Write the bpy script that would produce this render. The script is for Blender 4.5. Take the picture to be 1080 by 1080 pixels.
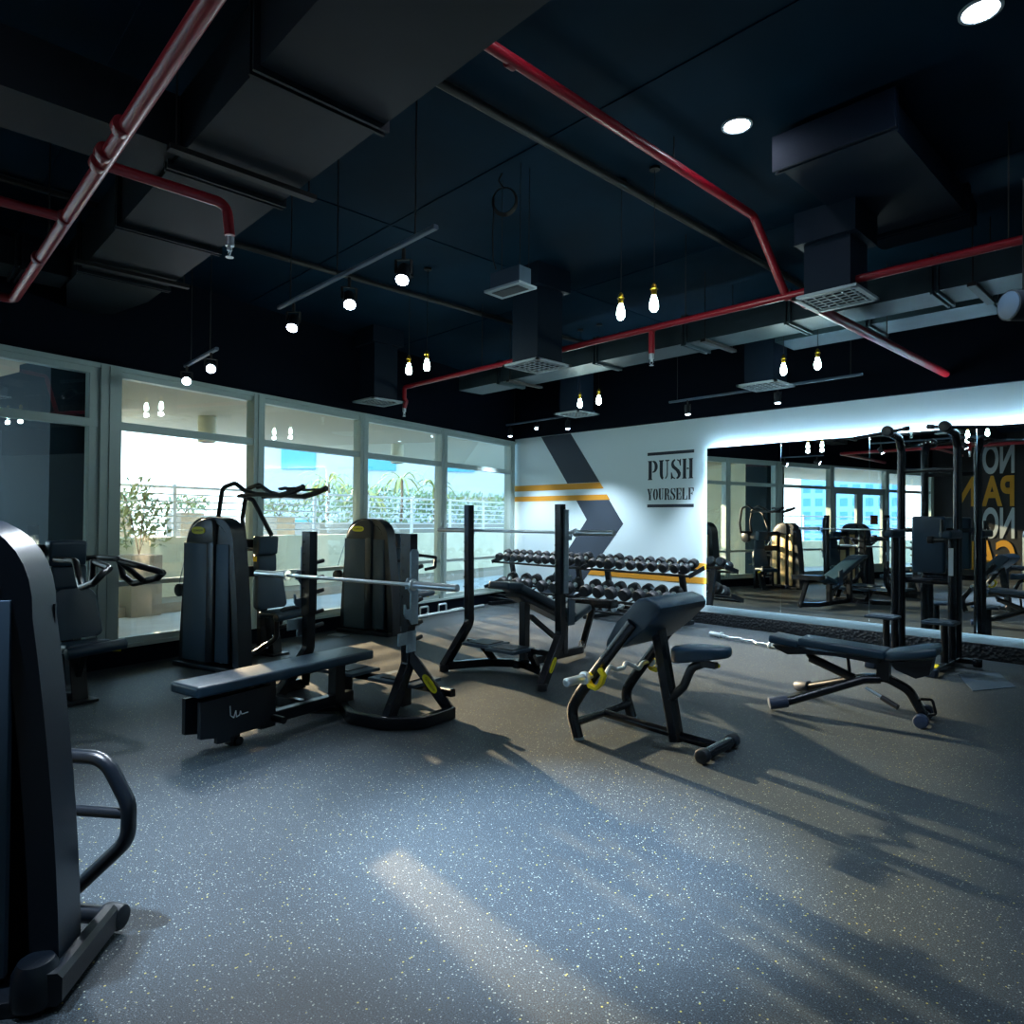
import bpy, bmesh, math, random
from mathutils import Vector, Matrix

for o in list(bpy.data.objects):
    bpy.data.objects.remove(o, do_unlink=True)
SC = bpy.context.scene
COL = SC.collection
R = math.radians
rnd = random.Random(7)

# ------------------------------------------------------------------ camera
YAW, PITCH, ROLL = 46.5, 0.72, 0.5
cam = bpy.data.cameras.new('camera')
cam.sensor_width = 36
cam.lens = 24.0
cam.clip_start = 0.05
cam.clip_end = 1500
cam_o = bpy.data.objects.new('camera', cam)
COL.objects.link(cam_o)
cam_o.matrix_world = (Matrix.Translation((0, 0, 1.55)) @ Matrix.Rotation(R(YAW), 4, 'Z')
                      @ Matrix.Rotation(R(90 + PITCH), 4, 'X') @ Matrix.Rotation(R(ROLL), 4, 'Z'))
SC.camera = cam_o

# ------------------------------------------------------------------ world, sun, exposure
SC.view_settings.view_transform = 'Standard'
SC.view_settings.look = 'None'
SC.view_settings.gamma = 1.0
SC.view_settings.exposure = 1.4
SC.view_settings.use_curve_mapping = False
wd = bpy.data.worlds.new('overcast_sky')
SC.world = wd
wd.use_nodes = True
nt = wd.node_tree
nt.nodes.clear()
bg = nt.nodes.new('ShaderNodeBackground')
tc = nt.nodes.new('ShaderNodeTexCoord')
sep = nt.nodes.new('ShaderNodeSeparateXYZ')
rp = nt.nodes.new('ShaderNodeValToRGB')
wo = nt.nodes.new('ShaderNodeOutputWorld')
nt.links.new(tc.outputs['Generated'], sep.inputs[0])
nt.links.new(sep.outputs['Z'], rp.inputs[0])
rp.color_ramp.elements[0].position = 0.0
rp.color_ramp.elements[0].color = (0.74, 0.93, 1.0, 1)
rp.color_ramp.elements[1].position = 0.6
rp.color_ramp.elements[1].color = (0.34, 0.66, 1.0, 1)
nt.links.new(rp.outputs[0], bg.inputs['Color'])
bg.inputs['Strength'].default_value = 2.2
nt.links.new(bg.outputs[0], wo.inputs[0])

sun = bpy.data.lights.new('sun', 'SUN')
sun.energy = 10.0
sun.color = (1.0, 0.70, 0.42)
sun.angle = R(0.7)
sun_o = bpy.data.objects.new('sun', sun)
COL.objects.link(sun_o)
sun_o.location = (-20, 2, 8)
sun_o.rotation_euler = Vector((1.0, -0.12, -0.25)).to_track_quat('-Z', 'Y').to_euler()


# ------------------------------------------------------------------ helpers
def srgb(h):
    h = h.lstrip('#')
    c = [int(h[i:i + 2], 16) / 255 for i in (0, 2, 4)]
    return tuple((x / 12.92 if x <= 0.04045 else ((x + 0.055) / 1.055) ** 2.4) for x in c) + (1,)


def mat(name, col, rough=0.5, metal=0.0, spec=0.5, bump=0.0, bscale=80, var=0.0, vscale=5, emit=None, estr=0, coat=0):
    m = bpy.data.materials.new(name)
    m.use_nodes = True
    n = m.node_tree
    b = n.nodes['Principled BSDF']
    c = srgb(col) if isinstance(col, str) else col
    b.inputs['Base Color'].default_value = c
    b.inputs['Roughness'].default_value = rough
    b.inputs['Metallic'].default_value = metal
    b.inputs['Specular IOR Level'].default_value = spec
    if coat:
        b.inputs['Coat Weight'].default_value = coat
    t = n.nodes.new('ShaderNodeTexCoord')
    if var:
        no = n.nodes.new('ShaderNodeTexNoise')
        no.inputs['Scale'].default_value = vscale
        no.inputs['Detail'].default_value = 4
        n.links.new(t.outputs['Object'], no.inputs['Vector'])
        cr = n.nodes.new('ShaderNodeValToRGB')
        cr.color_ramp.elements[0].position = 0.3
        cr.color_ramp.elements[1].position = 0.7
        cr.color_ramp.elements[0].color = tuple(x * (1 - var) for x in c[:3]) + (1,)
        cr.color_ramp.elements[1].color = tuple(min(1, x * (1 + var)) for x in c[:3]) + (1,)
        n.links.new(no.outputs['Fac'], cr.inputs[0])
        n.links.new(cr.outputs[0], b.inputs['Base Color'])
    if bump:
        no = n.nodes.new('ShaderNodeTexNoise')
        no.inputs['Scale'].default_value = bscale
        n.links.new(t.outputs['Object'], no.inputs['Vector'])
        bu = n.nodes.new('ShaderNodeBump')
        bu.inputs['Strength'].default_value = bump
        bu.inputs['Distance'].default_value = 0.01
        n.links.new(no.outputs['Fac'], bu.inputs['Height'])
        n.links.new(bu.outputs[0], b.inputs['Normal'])
    if emit:
        b.inputs['Emission Color'].default_value = srgb(emit) if isinstance(emit, str) else emit
        b.inputs['Emission Strength'].default_value = estr
    return m


def glass_mat(name, tint=(0.93, 0.97, 0.97, 1), gain=1.6):
    m = bpy.data.materials.new(name)
    m.use_nodes = True
    n = m.node_tree
    n.nodes.clear()
    out = n.nodes.new('ShaderNodeOutputMaterial')
    mx = n.nodes.new('ShaderNodeMixShader')
    tr = n.nodes.new('ShaderNodeBsdfTransparent')
    tr.inputs[0].default_value = tint
    gl = n.nodes.new('ShaderNodeBsdfGlossy')
    gl.inputs['Roughness'].default_value = 0.0
    fr = n.nodes.new('ShaderNodeLayerWeight')
    fr.inputs['Blend'].default_value = 0.5
    pw = n.nodes.new('ShaderNodeMath')
    pw.operation = 'POWER'
    pw.inputs[1].default_value = 4.0
    mu = n.nodes.new('ShaderNodeMath')
    mu.operation = 'MULTIPLY_ADD'
    mu.use_clamp = True
    mu.inputs[1].default_value = 0.9
    mu.inputs[2].default_value = 0.05 * gain
    n.links.new(fr.outputs['Facing'], pw.inputs[0])
    n.links.new(pw.outputs[0], mu.inputs[0])
    n.links.new(mu.outputs[0], mx.inputs[0])
    n.links.new(tr.outputs[0], mx.inputs[1])
    n.links.new(gl.outputs[0], mx.inputs[2])
    n.links.new(mx.outputs[0], out.inputs[0])
    return m


def floor_surface():
    m = bpy.data.materials.new('flecked_rubber_floor')
    m.use_nodes = True
    n = m.node_tree
    L = n.links
    b = n.nodes['Principled BSDF']
    t = n.nodes.new('ShaderNodeTexCoord')
    big = n.nodes.new('ShaderNodeTexNoise')
    big.inputs['Scale'].default_value = 0.9
    big.inputs['Detail'].default_value = 6
    L.new(t.outputs['Object'], big.inputs['Vector'])
    cr = n.nodes.new('ShaderNodeValToRGB')
    cr.color_ramp.elements[0].position = 0.35
    cr.color_ramp.elements[0].color = (0.009, 0.017, 0.024, 1)
    cr.color_ramp.elements[1].position = 0.7
    cr.color_ramp.elements[1].color = (0.017, 0.026, 0.033, 1)
    L.new(big.outputs['Fac'], cr.inputs[0])
    # fine granules
    gr = n.nodes.new('ShaderNodeTexNoise')
    gr.inputs['Scale'].default_value = 190
    gr.inputs['Detail'].default_value = 2
    L.new(t.outputs['Object'], gr.inputs['Vector'])
    gc = n.nodes.new('ShaderNodeValToRGB')
    gc.color_ramp.elements[0].position = 0.35
    gc.color_ramp.elements[0].color = (0.25, 0.25, 0.25, 1)
    gc.color_ramp.elements[1].position = 0.68
    gc.color_ramp.elements[1].color = (3.0, 3.0, 3.0, 1)
    L.new(gr.outputs['Fac'], gc.inputs[0])
    mul = n.nodes.new('ShaderNodeMix')
    mul.data_type = 'RGBA'
    mul.blend_type = 'MULTIPLY'
    mul.inputs['Factor'].default_value = 1
    L.new(cr.outputs[0], mul.inputs['A'])
    L.new(gc.outputs[0], mul.inputs['B'])
    last = mul.outputs['Result']
    for scale, thr, rad, col in ((60, 0.62, 0.19, (0.28, 0.33, 0.28, 1)), (44, 0.80, 0.16, (0.38, 0.34, 0.07, 1)),
                                 (110, 0.60, 0.26, (0.12, 0.155, 0.17, 1))):
        v = n.nodes.new('ShaderNodeTexVoronoi')
        v.inputs['Scale'].default_value = scale
        L.new(t.outputs['Object'], v.inputs['Vector'])
        lt = n.nodes.new('ShaderNodeMath')
        lt.operation = 'LESS_THAN'
        lt.inputs[1].default_value = rad
        L.new(v.outputs['Distance'], lt.inputs[0])
        sp = n.nodes.new('ShaderNodeSeparateColor')
        L.new(v.outputs['Color'], sp.inputs[0])
        gt = n.nodes.new('ShaderNodeMath')
        gt.operation = 'GREATER_THAN'
        gt.inputs[1].default_value = thr
        L.new(sp.outputs[0], gt.inputs[0])
        mm = n.nodes.new('ShaderNodeMath')
        mm.operation = 'MULTIPLY'
        L.new(lt.outputs[0], mm.inputs[0])
        L.new(gt.outputs[0], mm.inputs[1])
        mx = n.nodes.new('ShaderNodeMix')
        mx.data_type = 'RGBA'
        L.new(mm.outputs[0], mx.inputs['Factor'])
        L.new(last, mx.inputs['A'])
        mx.inputs['B'].default_value = col
        last = mx.outputs['Result']
    L.new(last, b.inputs['Base Color'])
    b.inputs['Roughness'].default_value = 0.55
    b.inputs['Specular IOR Level'].default_value = 0.35
    bu = n.nodes.new('ShaderNodeBump')
    bu.inputs['Strength'].default_value = 0.35
    bu.inputs['Distance'].default_value = 0.004
    L.new(gr.outputs['Fac'], bu.inputs['Height'])
    L.new(bu.outputs[0], b.inputs['Normal'])
    return m


def skirt_mat():
    m = mat('rubber_skirting', '#0f161d', 0.4)
    n = m.node_tree
    b = n.nodes['Principled BSDF']
    t = n.nodes.new('ShaderNodeTexCoord')
    v = n.nodes.new('ShaderNodeTexVoronoi')
    v.inputs['Scale'].default_value = 28
    n.links.new(t.outputs['Object'], v.inputs['Vector'])
    bu = n.nodes.new('ShaderNodeBump')
    bu.inputs['Strength'].default_value = 0.8
    bu.inputs['Distance'].default_value = 0.02
    n.links.new(v.outputs['Distance'], bu.inputs['Height'])
    n.links.new(bu.outputs[0], b.inputs['Normal'])
    return m


M = dict(
    black=mat('black_powder_coat', '#0a131c', 0.30, 0.1, 0.5, 0.08, 300),
    frame=mat('black_satin_steel', '#08111b', 0.24, 0.25, 0.6),
    shroud=mat('charcoal_plastic_shroud', '#0c1824', 0.33, 0, 0.5, 0.05, 200),
    panel=mat('slate_grey_panel', '#33495b', 0.5, 0.1, 0.4, 0.05, 250),
    gold=mat('champagne_panel', '#c2ab7e', 0.45, 0.3, 0.4),
    pad=mat('black_upholstery', '#163549', 0.36, 0, 0.5, 0.15, 220),
    chrome=mat('chromed_steel', '#dce8ee', 0.28, 0.8),
    zinc=mat('brushed_steel_plate', '#8ea4b2', 0.4, 0.7, var=0.1, vscale=30),
    rubber=mat('black_rubber', '#0f1922', 0.5, 0, 0.45),
    bluecap=mat('grey_rubber_foot', '#2b3c55', 0.5),
    yellow=mat('yellow_plastic', '#e6d40a', 0.45),
    plaque=mat('yellow_plaque', '#d8d400', 0.4),
    ink=mat('dark_ink', '#1c2a10', 0.6),
    whiteink=mat('white_print', '#c9d6dd', 0.6),
    red=mat('red_painted_pipe', '#8f0d20', 0.36, 0.0, 0.6),
    redring=mat('red_pipe_coupling', '#7c0c1b', 0.4),
    duct=mat('galvanised_duct_lit', '#263c45', 0.55, 0.2, var=0.2, vscale=3),  # duct metal lightened to carry the light on the farther runs
    ductshaded=mat('galvanised_duct_shaded', '#101c25', 0.6, 0.1, 0.3, var=0.2, vscale=3),  # same duct metal, with the shade at upper left put into its colour
    ductblack=mat('black_painted_duct', '#06192a', 0.6, 0, 0.2),
    ceil=mat('black_ceiling_paint', '#042234', 0.8, 0, 0.08, var=0.25, vscale=1.2),
    wallblack=mat('black_wall_paint', '#020c1a', 0.8, 0, 0.1),
    white=mat('white_wall_paint', '#c9e0ea', 0.7, 0, 0.3, 0.04, 60),
    navy=mat('charcoal_wall_graphic', '#33404e', 0.7, 0, 0.3),
    amber=mat('amber_wall_graphic', '#c98f2c', 0.7, 0, 0.3),
    ink2=mat('dark_navy_lettering', '#0f2433', 0.7),
    alu=mat('grey_green_aluminium', '#a9bebd', 0.45, 0.1, 0.5),
    skirt=skirt_mat(),
    floor=floor_surface(),
    glass=glass_mat('window_glass'),
    terrace=mat('terrace_paving', '#b9bfc2', 0.7, var=0.1, vscale=2),
    beige=mat('beige_render', '#d2d6c2', 0.8, var=0.08, vscale=3),
    soffit=mat('terrace_soffit_paint', '#aaa99a', 0.8),
    rail=mat('white_painted_rail', '#dfe3e6', 0.5),
    darkpier=mat('dark_glazed_pier', '#22333d', 0.75, 0.0, 0.1),
    leaf=mat('green_leaves', '#86956a', 0.6, var=0.35, vscale=8),
    leaf2=mat('yellow_green_leaves', '#b0b56e', 0.6, var=0.35, vscale=8),
    trunk=mat('palm_trunk', '#6a5a45', 0.8),
    planter=mat('concrete_planter', '#8f8a80', 0.8),
    bwhite=mat('white_facade', '#aeb9c2', 0.7),
    bteal=mat('teal_facade_glass', '#3f8fa0', 0.25, 0.1),
    bpink=mat('pink_awning', '#d4aab0', 0.7),
    bblue=mat('pale_blue_facade', '#8fc3e6', 0.6),
    bblue2=mat('blue_facade_windows', '#4f96cf', 0.3),
    bulb=mat('lit_bulb', '#ffffff', 0.3, emit='#d8fff6', estr=14),
    brass=mat('brass_lamp_socket', '#b9962e', 0.3, 1.0),
    led=mat('lit_spot_lens', '#ffffff', 0.3, emit='#dfe9ff', estr=22),
    ledfar=mat('lit_spot_lens_soft', '#ffffff', 0.3, emit='#d6efff', estr=7),
    strip=mat('lit_led_strip', '#ffffff', 0.3, emit='#dcf0ff', estr=30),
    ledsoft=mat('lit_led_strip_dim', '#ffffff', 0.3, emit='#dcf0ff', estr=3),
    grille=mat('white_air_grille', '#9fb0b8', 0.5),
    grilledark=mat('dark_grille_core', '#20292e', 0.6),
    lampgrey=mat('grey_lamp_housing', '#3c5266', 0.5),
    wire=mat('black_cable', '#07090c', 0.6),
    mirror=mat('mirror_silver', (0.86, 0.92, 0.92, 1), 0.0, 1.0),
    sign=mat('door_sign_brown', '#4a3020', 0.5),
    signred=mat('door_sign_red', '#b06a4a', 0.5),
    muralwhite=mat('mural_white_paint', '#c3d0d6', 0.7),
    muralyellow=mat('mural_yellow_paint', '#d29a2a', 0.7),
    muralblack=mat('mural_black_paint', '#1d2226', 0.7),
)


class MB:
    """collects shapes in one bmesh"""

    def __init__(self):
        self.bm = bmesh.new()

    def _mark(self, faces, smooth, mi):
        for f in faces:
            f.smooth = smooth
            f.material_index = mi

    def box(self, c, s, rot=(0, 0, 0), bev=0.0, seg=2, mi=0, taper=1.0):
        r = bmesh.ops.create_cube(self.bm, size=1.0)
        vs = r['verts']
        for v in vs:
            if v.co.z > 0 and taper != 1:
                v.co.x *= taper
                v.co.y *= taper
            v.co = Vector((v.co.x * s[0], v.co.y * s[1], v.co.z * s[2]))
        if bev:
            es = list({e for v in vs for e in v.link_edges})
            rr = bmesh.ops.bevel(self.bm, geom=es, offset=bev, segments=seg, affect='EDGES', profile=0.6)
            fs = set(rr['faces'])
            st = list(rr['verts'])
            vs = list({v for v in rr['verts']})
            fs = {f for v in vs for f in v.link_faces}
            vs = list({v for f in fs for v in f.verts})
        else:
            fs = {f for v in vs for f in v.link_faces}
        self._mark(fs, bool(bev), mi)
        mtx = Matrix.Translation(c) @ (Matrix.Rotation(rot[2], 4, 'Z') @ Matrix.Rotation(rot[1], 4, 'Y') @ Matrix.Rotation(rot[0], 4, 'X'))
        bmesh.ops.transform(self.bm, matrix=mtx, verts=vs)
        return self

    def sweep(self, pts, prof, up=None, mi=0, smooth=True, closed=False):
        pts = [Vector(p) for p in pts]
        n = len(pts)
        rings = []
        t0 = (pts[1] - pts[0]).normalized()
        if up is None:
            up = Vector((0, 0, 1)) if abs(t0.z) < 0.9 else Vector((0, 1, 0))
        up = Vector(up)
        nrm = (up - t0 * up.dot(t0)).normalized()
        prev = t0
        for i, p in enumerate(pts):
            if closed:
                a, b = pts[i - 1], pts[(i + 1) % n]
            else:
                a, b = pts[max(i - 1, 0)], pts[min(i + 1, n - 1)]
            t = (b - a).normalized()
            q = prev.rotation_difference(t)
            nrm = q @ nrm
            nrm = (nrm - t * nrm.dot(t)).normalized()
            prev = t
            bn = t.cross(nrm)
            k = 1.0
            if 0 < i < n - 1 or closed:
                d1 = (p - a).normalized() if (p - a).length > 1e-9 else t
                k = 1.0 / max(0.5, abs(d1.dot(t)))
            rings.append([self.bm.verts.new(p + bn * x + nrm * y * k) for x, y in prof])
        m = len(prof)
        fs = []
        rng = range(n) if closed else range(n - 1)
        for i in rng:
            A, B = rings[i], rings[(i + 1) % n]
            for j in range(m):
                fs.append(self.bm.faces.new((A[j], A[(j + 1) % m], B[(j + 1) % m], B[j])))
        self._mark(fs, smooth, mi)
        if not closed:
            c = [self.bm.faces.new(rings[0][::-1]), self.bm.faces.new(rings[-1])]
            self._mark(c, False, mi)
        return self

    def tube(self, pts, r, rad=0.0, seg=10, mi=0, closed=False):
        pts = fillet(pts, rad) if rad else pts
        prof = [(r * math.cos(2 * math.pi * k / seg), r * math.sin(2 * math.pi * k / seg)) for k in range(seg)]
        return self.sweep(pts, prof, mi=mi, closed=closed)

    def bar(self, pts, w, h, rad=0.0, up=None, mi=0, ch=0.006):
        """rectangular tube, w across, h along up"""
        pts = fillet(pts, rad) if rad else pts
        a, b = w / 2, h / 2
        c = min(ch, a * 0.5, b * 0.5)
        prof = [(-a + c, -b), (a - c, -b), (a, -b + c), (a, b - c), (a - c, b), (-a + c, b), (-a, b - c), (-a, -b + c)]
        return self.sweep(pts, prof, up=up, mi=mi, smooth=False)

    def cyl(self, p, q, r1, r2=None, seg=16, mi=0, bev=0.0):
        r2 = r1 if r2 is None else r2
        p, q = Vector(p), Vector(q)
        L = (q - p).length
        pr = [(0, 0), (r1, 0), (r2, L), (0, L)]
        if bev:
            pr = [(0, 0), (r1 - bev, 0), (r1 - bev * 0.3, bev * 0.3), (r1, bev), (r2, L - bev), (r2 - bev * 0.3, L - bev * 0.3), (r2 - bev, L), (0, L)]
        return self.lathe(pr, p, q - p, seg, mi)

    def lathe(self, prof, base, axis, seg=16, mi=0):
        q = Vector((0, 0, 1)).rotation_difference(Vector(axis).normalized())
        base = Vector(base)
        rings = []
        for r, z in prof:
            if r < 1e-6:
                rings.append([self.bm.verts.new(base + q @ Vector((0, 0, z)))])
            else:
                rings.append([self.bm.verts.new(base + q @ Vector((r * math.cos(2 * math.pi * k / seg), r * math.sin(2 * math.pi * k / seg), z))) for k in range(seg)])
        fs = []
        for A, B in zip(rings, rings[1:]):
            for k in range(seg):
                k2 = (k + 1) % seg
                if len(A) == 1 and len(B) == 1:
                    continue
                if len(A) == 1:
                    fs.append(self.bm.faces.new((A[0], B[k2], B[k])))
                elif len(B) == 1:
                    fs.append(self.bm.faces.new((A[k], A[k2], B[0])))
                else:
                    fs.append(self.bm.faces.new((A[k], A[k2], B[k2], B[k])))
        self._mark(fs, True, mi)
        return self

    def prism(self, poly, axis, a, b, mi=0, smooth=False):
        """poly 2D extruded along axis between a and b. axis x:(y,z) y:(x,z) z:(x,y)"""
        def P(u, w, t):
            return {'x': (t, u, w), 'y': (u, t, w), 'z': (u, w, t)}[axis]
        A = [self.bm.verts.new(P(u, w, a)) for u, w in poly]
        B = [self.bm.verts.new(P(u, w, b)) for u, w in poly]
        n = len(poly)
        caps = [self.bm.faces.new(A[::-1]), self.bm.faces.new(B)]
        side = [self.bm.faces.new((A[i], A[(i + 1) % n], B[(i + 1) % n], B[i])) for i in range(n)]
        self._mark(side, smooth, mi)
        self._mark(caps, False, mi)
        return self

    def ring(self, outer, inner, axis, a, b, mi=0):
        """open band between two polylines of equal length (end caps closed)"""
        n = len(outer)
        for i in range(n - 1):
            self.prism([outer[i], outer[i + 1], inner[i + 1], inner[i]], axis, a, b, mi)
        return self

    def build(self, name, m, parent=None, label=None):
        bm = self.bm
        bmesh.ops.remove_doubles(bm, verts=bm.verts[:], dist=1e-5)
        bmesh.ops.recalc_face_normals(bm, faces=bm.faces[:])
        for e in bm.edges:
            if len(e.link_faces) == 2 and e.calc_face_angle(0) > R(38):
                e.smooth = False
        me = bpy.data.meshes.new(name)
        bm.to_mesh(me)
        bm.free()
        for mm in (m if isinstance(m, (list, tuple)) else [m]):
            me.materials.append(mm)
        o = bpy.data.objects.new(name, me)
        COL.objects.link(o)
        if parent:
            o.parent = parent
        if label:
            o['label'] = label
        return o


def fillet(pts, rad, n=6):
    pts = [Vector(p) for p in pts]
    out = [pts[0]]
    for i in range(1, len(pts) - 1):
        p = pts[i]
        a = (pts[i - 1] - p)
        b = (pts[i + 1] - p)
        ang = a.angle(b)
        if ang > R(176):
            out.append(p)
            continue
        d = min(rad / math.tan(ang / 2), a.length * 0.48, b.length * 0.48)
        a.normalize()
        b.normalize()
        s, e = p + a * d, p + b * d
        for k in range(n + 1):
            t = k / n
            out.append(s * (1 - t) ** 2 + p * 2 * t * (1 - t) + e * t ** 2)
    out.append(pts[-1])
    return out


def thing(name, label, cat, loc=(0, 0, 0), rz=0, group=None):
    o = bpy.data.objects.new(name, None)
    COL.objects.link(o)
    o.location = loc
    o.rotation_euler = (0, 0, rz)
    o.empty_display_size = 0.1
    o['label'] = label
    o['category'] = cat
    if group:
        o['group'] = group
    return o


def tag(o, label, cat, group=None):
    o['label'] = label
    o['category'] = cat
    if group:
        o['group'] = group
    return o


def struct(o, label=None):
    o['kind'] = 'structure'
    if label:
        o['label'] = label
    return o


def copy_tree(root, loc, rz, label, group=None):
    r = root.copy()
    COL.objects.link(r)
    r.location = loc
    r.rotation_euler = (0, 0, rz)
    r['label'] = label
    if group:
        r['group'] = group
    for ch in list(root.children):
        c = ch.copy()
        COL.objects.link(c)
        c.parent = r
        for g in ch.children:
            d = g.copy()
            COL.objects.link(d)
            d.parent = c
    return r


def text_mesh(name, s, size, m, parent, loc, rot, ext=0.002, bold=0.0, sx=1.0, align='LEFT'):
    cu = bpy.data.curves.new(name, 'FONT')
    cu.body = s
    cu.size = size
    cu.extrude = ext
    cu.offset = bold
    cu.align_x = align
    to = bpy.data.objects.new(name, cu)
    COL.objects.link(to)
    bpy.context.view_layer.update()
    me = bpy.data.meshes.new_from_object(to.evaluated_get(bpy.context.evaluated_depsgraph_get()))
    bpy.data.objects.remove(to, do_unlink=True)
    me.materials.clear()
    me.materials.append(m)
    o = bpy.data.objects.new(name, me)
    COL.objects.link(o)
    o.parent = parent
    o.location = loc
    o.rotation_euler = rot
    o.scale = (sx, 1, 1)
    return o


# ------------------------------------------------------------------ room geometry
YW = 9.37                      # face of the white mirror wall
CX = -9.80                     # room corner x
WU = Vector((0.971, 0.2385, 0))   # from the window wall into the room
WV = Vector((-0.2385, 0.971, 0))  # along the window wall towards the corner
WANG = math.atan2(0.2385, 0.971)
ZC = 4.2
YE = -5.0


def wx(y):                     # x of the window wall face at y
    return CX + (YW - y) * 0.2456


def WP(y, out, z):             # point: on the window wall at y, moved 'out' outdoors
    p = Vector((wx(y), y, z)) - WU * out
    return p


XE = wx(YE)
XR = 4.6

b = MB()
b.prism([(wx(YE - 0.1) - .05, YE - 0.1), (XR + 0.1, YE - 0.1), (XR + 0.1, YW + 0.1), (CX - 0.1, YW + 0.1)], 'z', -0.1, 0.0)
struct(b.build('floor', M['floor']), 'dark rubber gym floor with pale flecks')
b = MB()
b.prism([(wx(YE - 0.3) - .3, YE - 0.3), (XR + 0.3, YE - 0.3), (XR + 0.3, YW + 0.3), (CX - 0.5, YW + 0.3)], 'z', ZC, ZC + 0.15)
for yy in (1.0, 3.4, 5.9):
    b.box((-2.5, yy, ZC - 0.004), (13.5, 0.02, 0.008))
for xx in (-5.2, -0.6, 1.8):
    b.box((xx, 2.2, ZC - 0.004), (0.02, 13.5, 0.008))
struct(b.build('ceiling', M['ceil']), 'black painted ceiling')

# back wall: white below 3.16, black above
b = MB()
b.prism([(CX, 0.18), (XR, 0.18), (XR, 3.16), (CX, 3.16)], 'y', YW, YW + 0.15)
wb = struct(b.build('wall_back', M['white']), 'white wall with charcoal and amber graphics')
b = MB()
b.prism([(CX, 3.16), (XR, 3.16), (XR, ZC), (CX, ZC)], 'y', YW - 0.06, YW + 0.15)
struct(b.build('wall_back_upper', M['wallblack']), 'black bulkhead above the white wall')
b = MB()
b.box(((CX + XR) / 2, YW - 0.01, 0.09), (XR - CX, 0.06, 0.18), bev=0.008)
struct(b.build('baseboard_back', M['skirt']), 'black textured rubber skirting')
# painted graphics on the back wall
b = MB()
g0, g1 = YW - 0.004, YW
b.prism([(-9.08, 3.155), (-8.33, 3.155), (-7.64, 2.24), (-8.40, 2.24)], 'y', g0, g1)
b.prism([(-7.43, 1.925), (-7.12, 1.51), (-8.26, 0.18), (-9.04, 0.18), (-7.93, 1.58), (-8.18, 1.925)], 'y', g0, g1)
b.build('painted_chevron', M['navy'], wb, 'large charcoal chevron painted on the wall')
for z1, z0, x0, x1a, x1b in ((2.235, 2.125, CX, -7.64, -7.55), (2.02, 1.925, CX, -7.48, -7.41)):
    b = MB()
    b.prism([(x0, z0), (x1b, z0), (x1a, z1), (x0, z1)], 'y', g0 - 0.001, g1)
    b.build('painted_stripe', M['amber'], wb, 'amber stripe painted on the wall')
for z1, z0, xa, xb in ((0.92, 0.82, -7.62, -7.71), (0.70, 0.60, -7.81, -7.90)):
    b = MB()
    b.prism([(xb, z0), (-5.5, z0), (-5.5, z1), (xa, z1)], 'y', g0 - 0.001, g1)
    b.build('painted_stripe', M['amber'], wb, 'amber stripe painted on the wall')


def arc(cx, cz, rx, rz, a0, a1, n=8):
    return [(cx + rx * math.cos(R(a0 + (a1 - a0) * k / n)), cz + rz * math.sin(R(a0 + (a1 - a0) * k / n))) for k in range(n + 1)]


def crescent(cx, cz, ro, ri, zo, zi, a0, a1, n=8):
    return arc(cx, cz, ro, zo, a0, a1, n) + arc(cx, cz, ri, zi, a1, a0, n)


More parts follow.
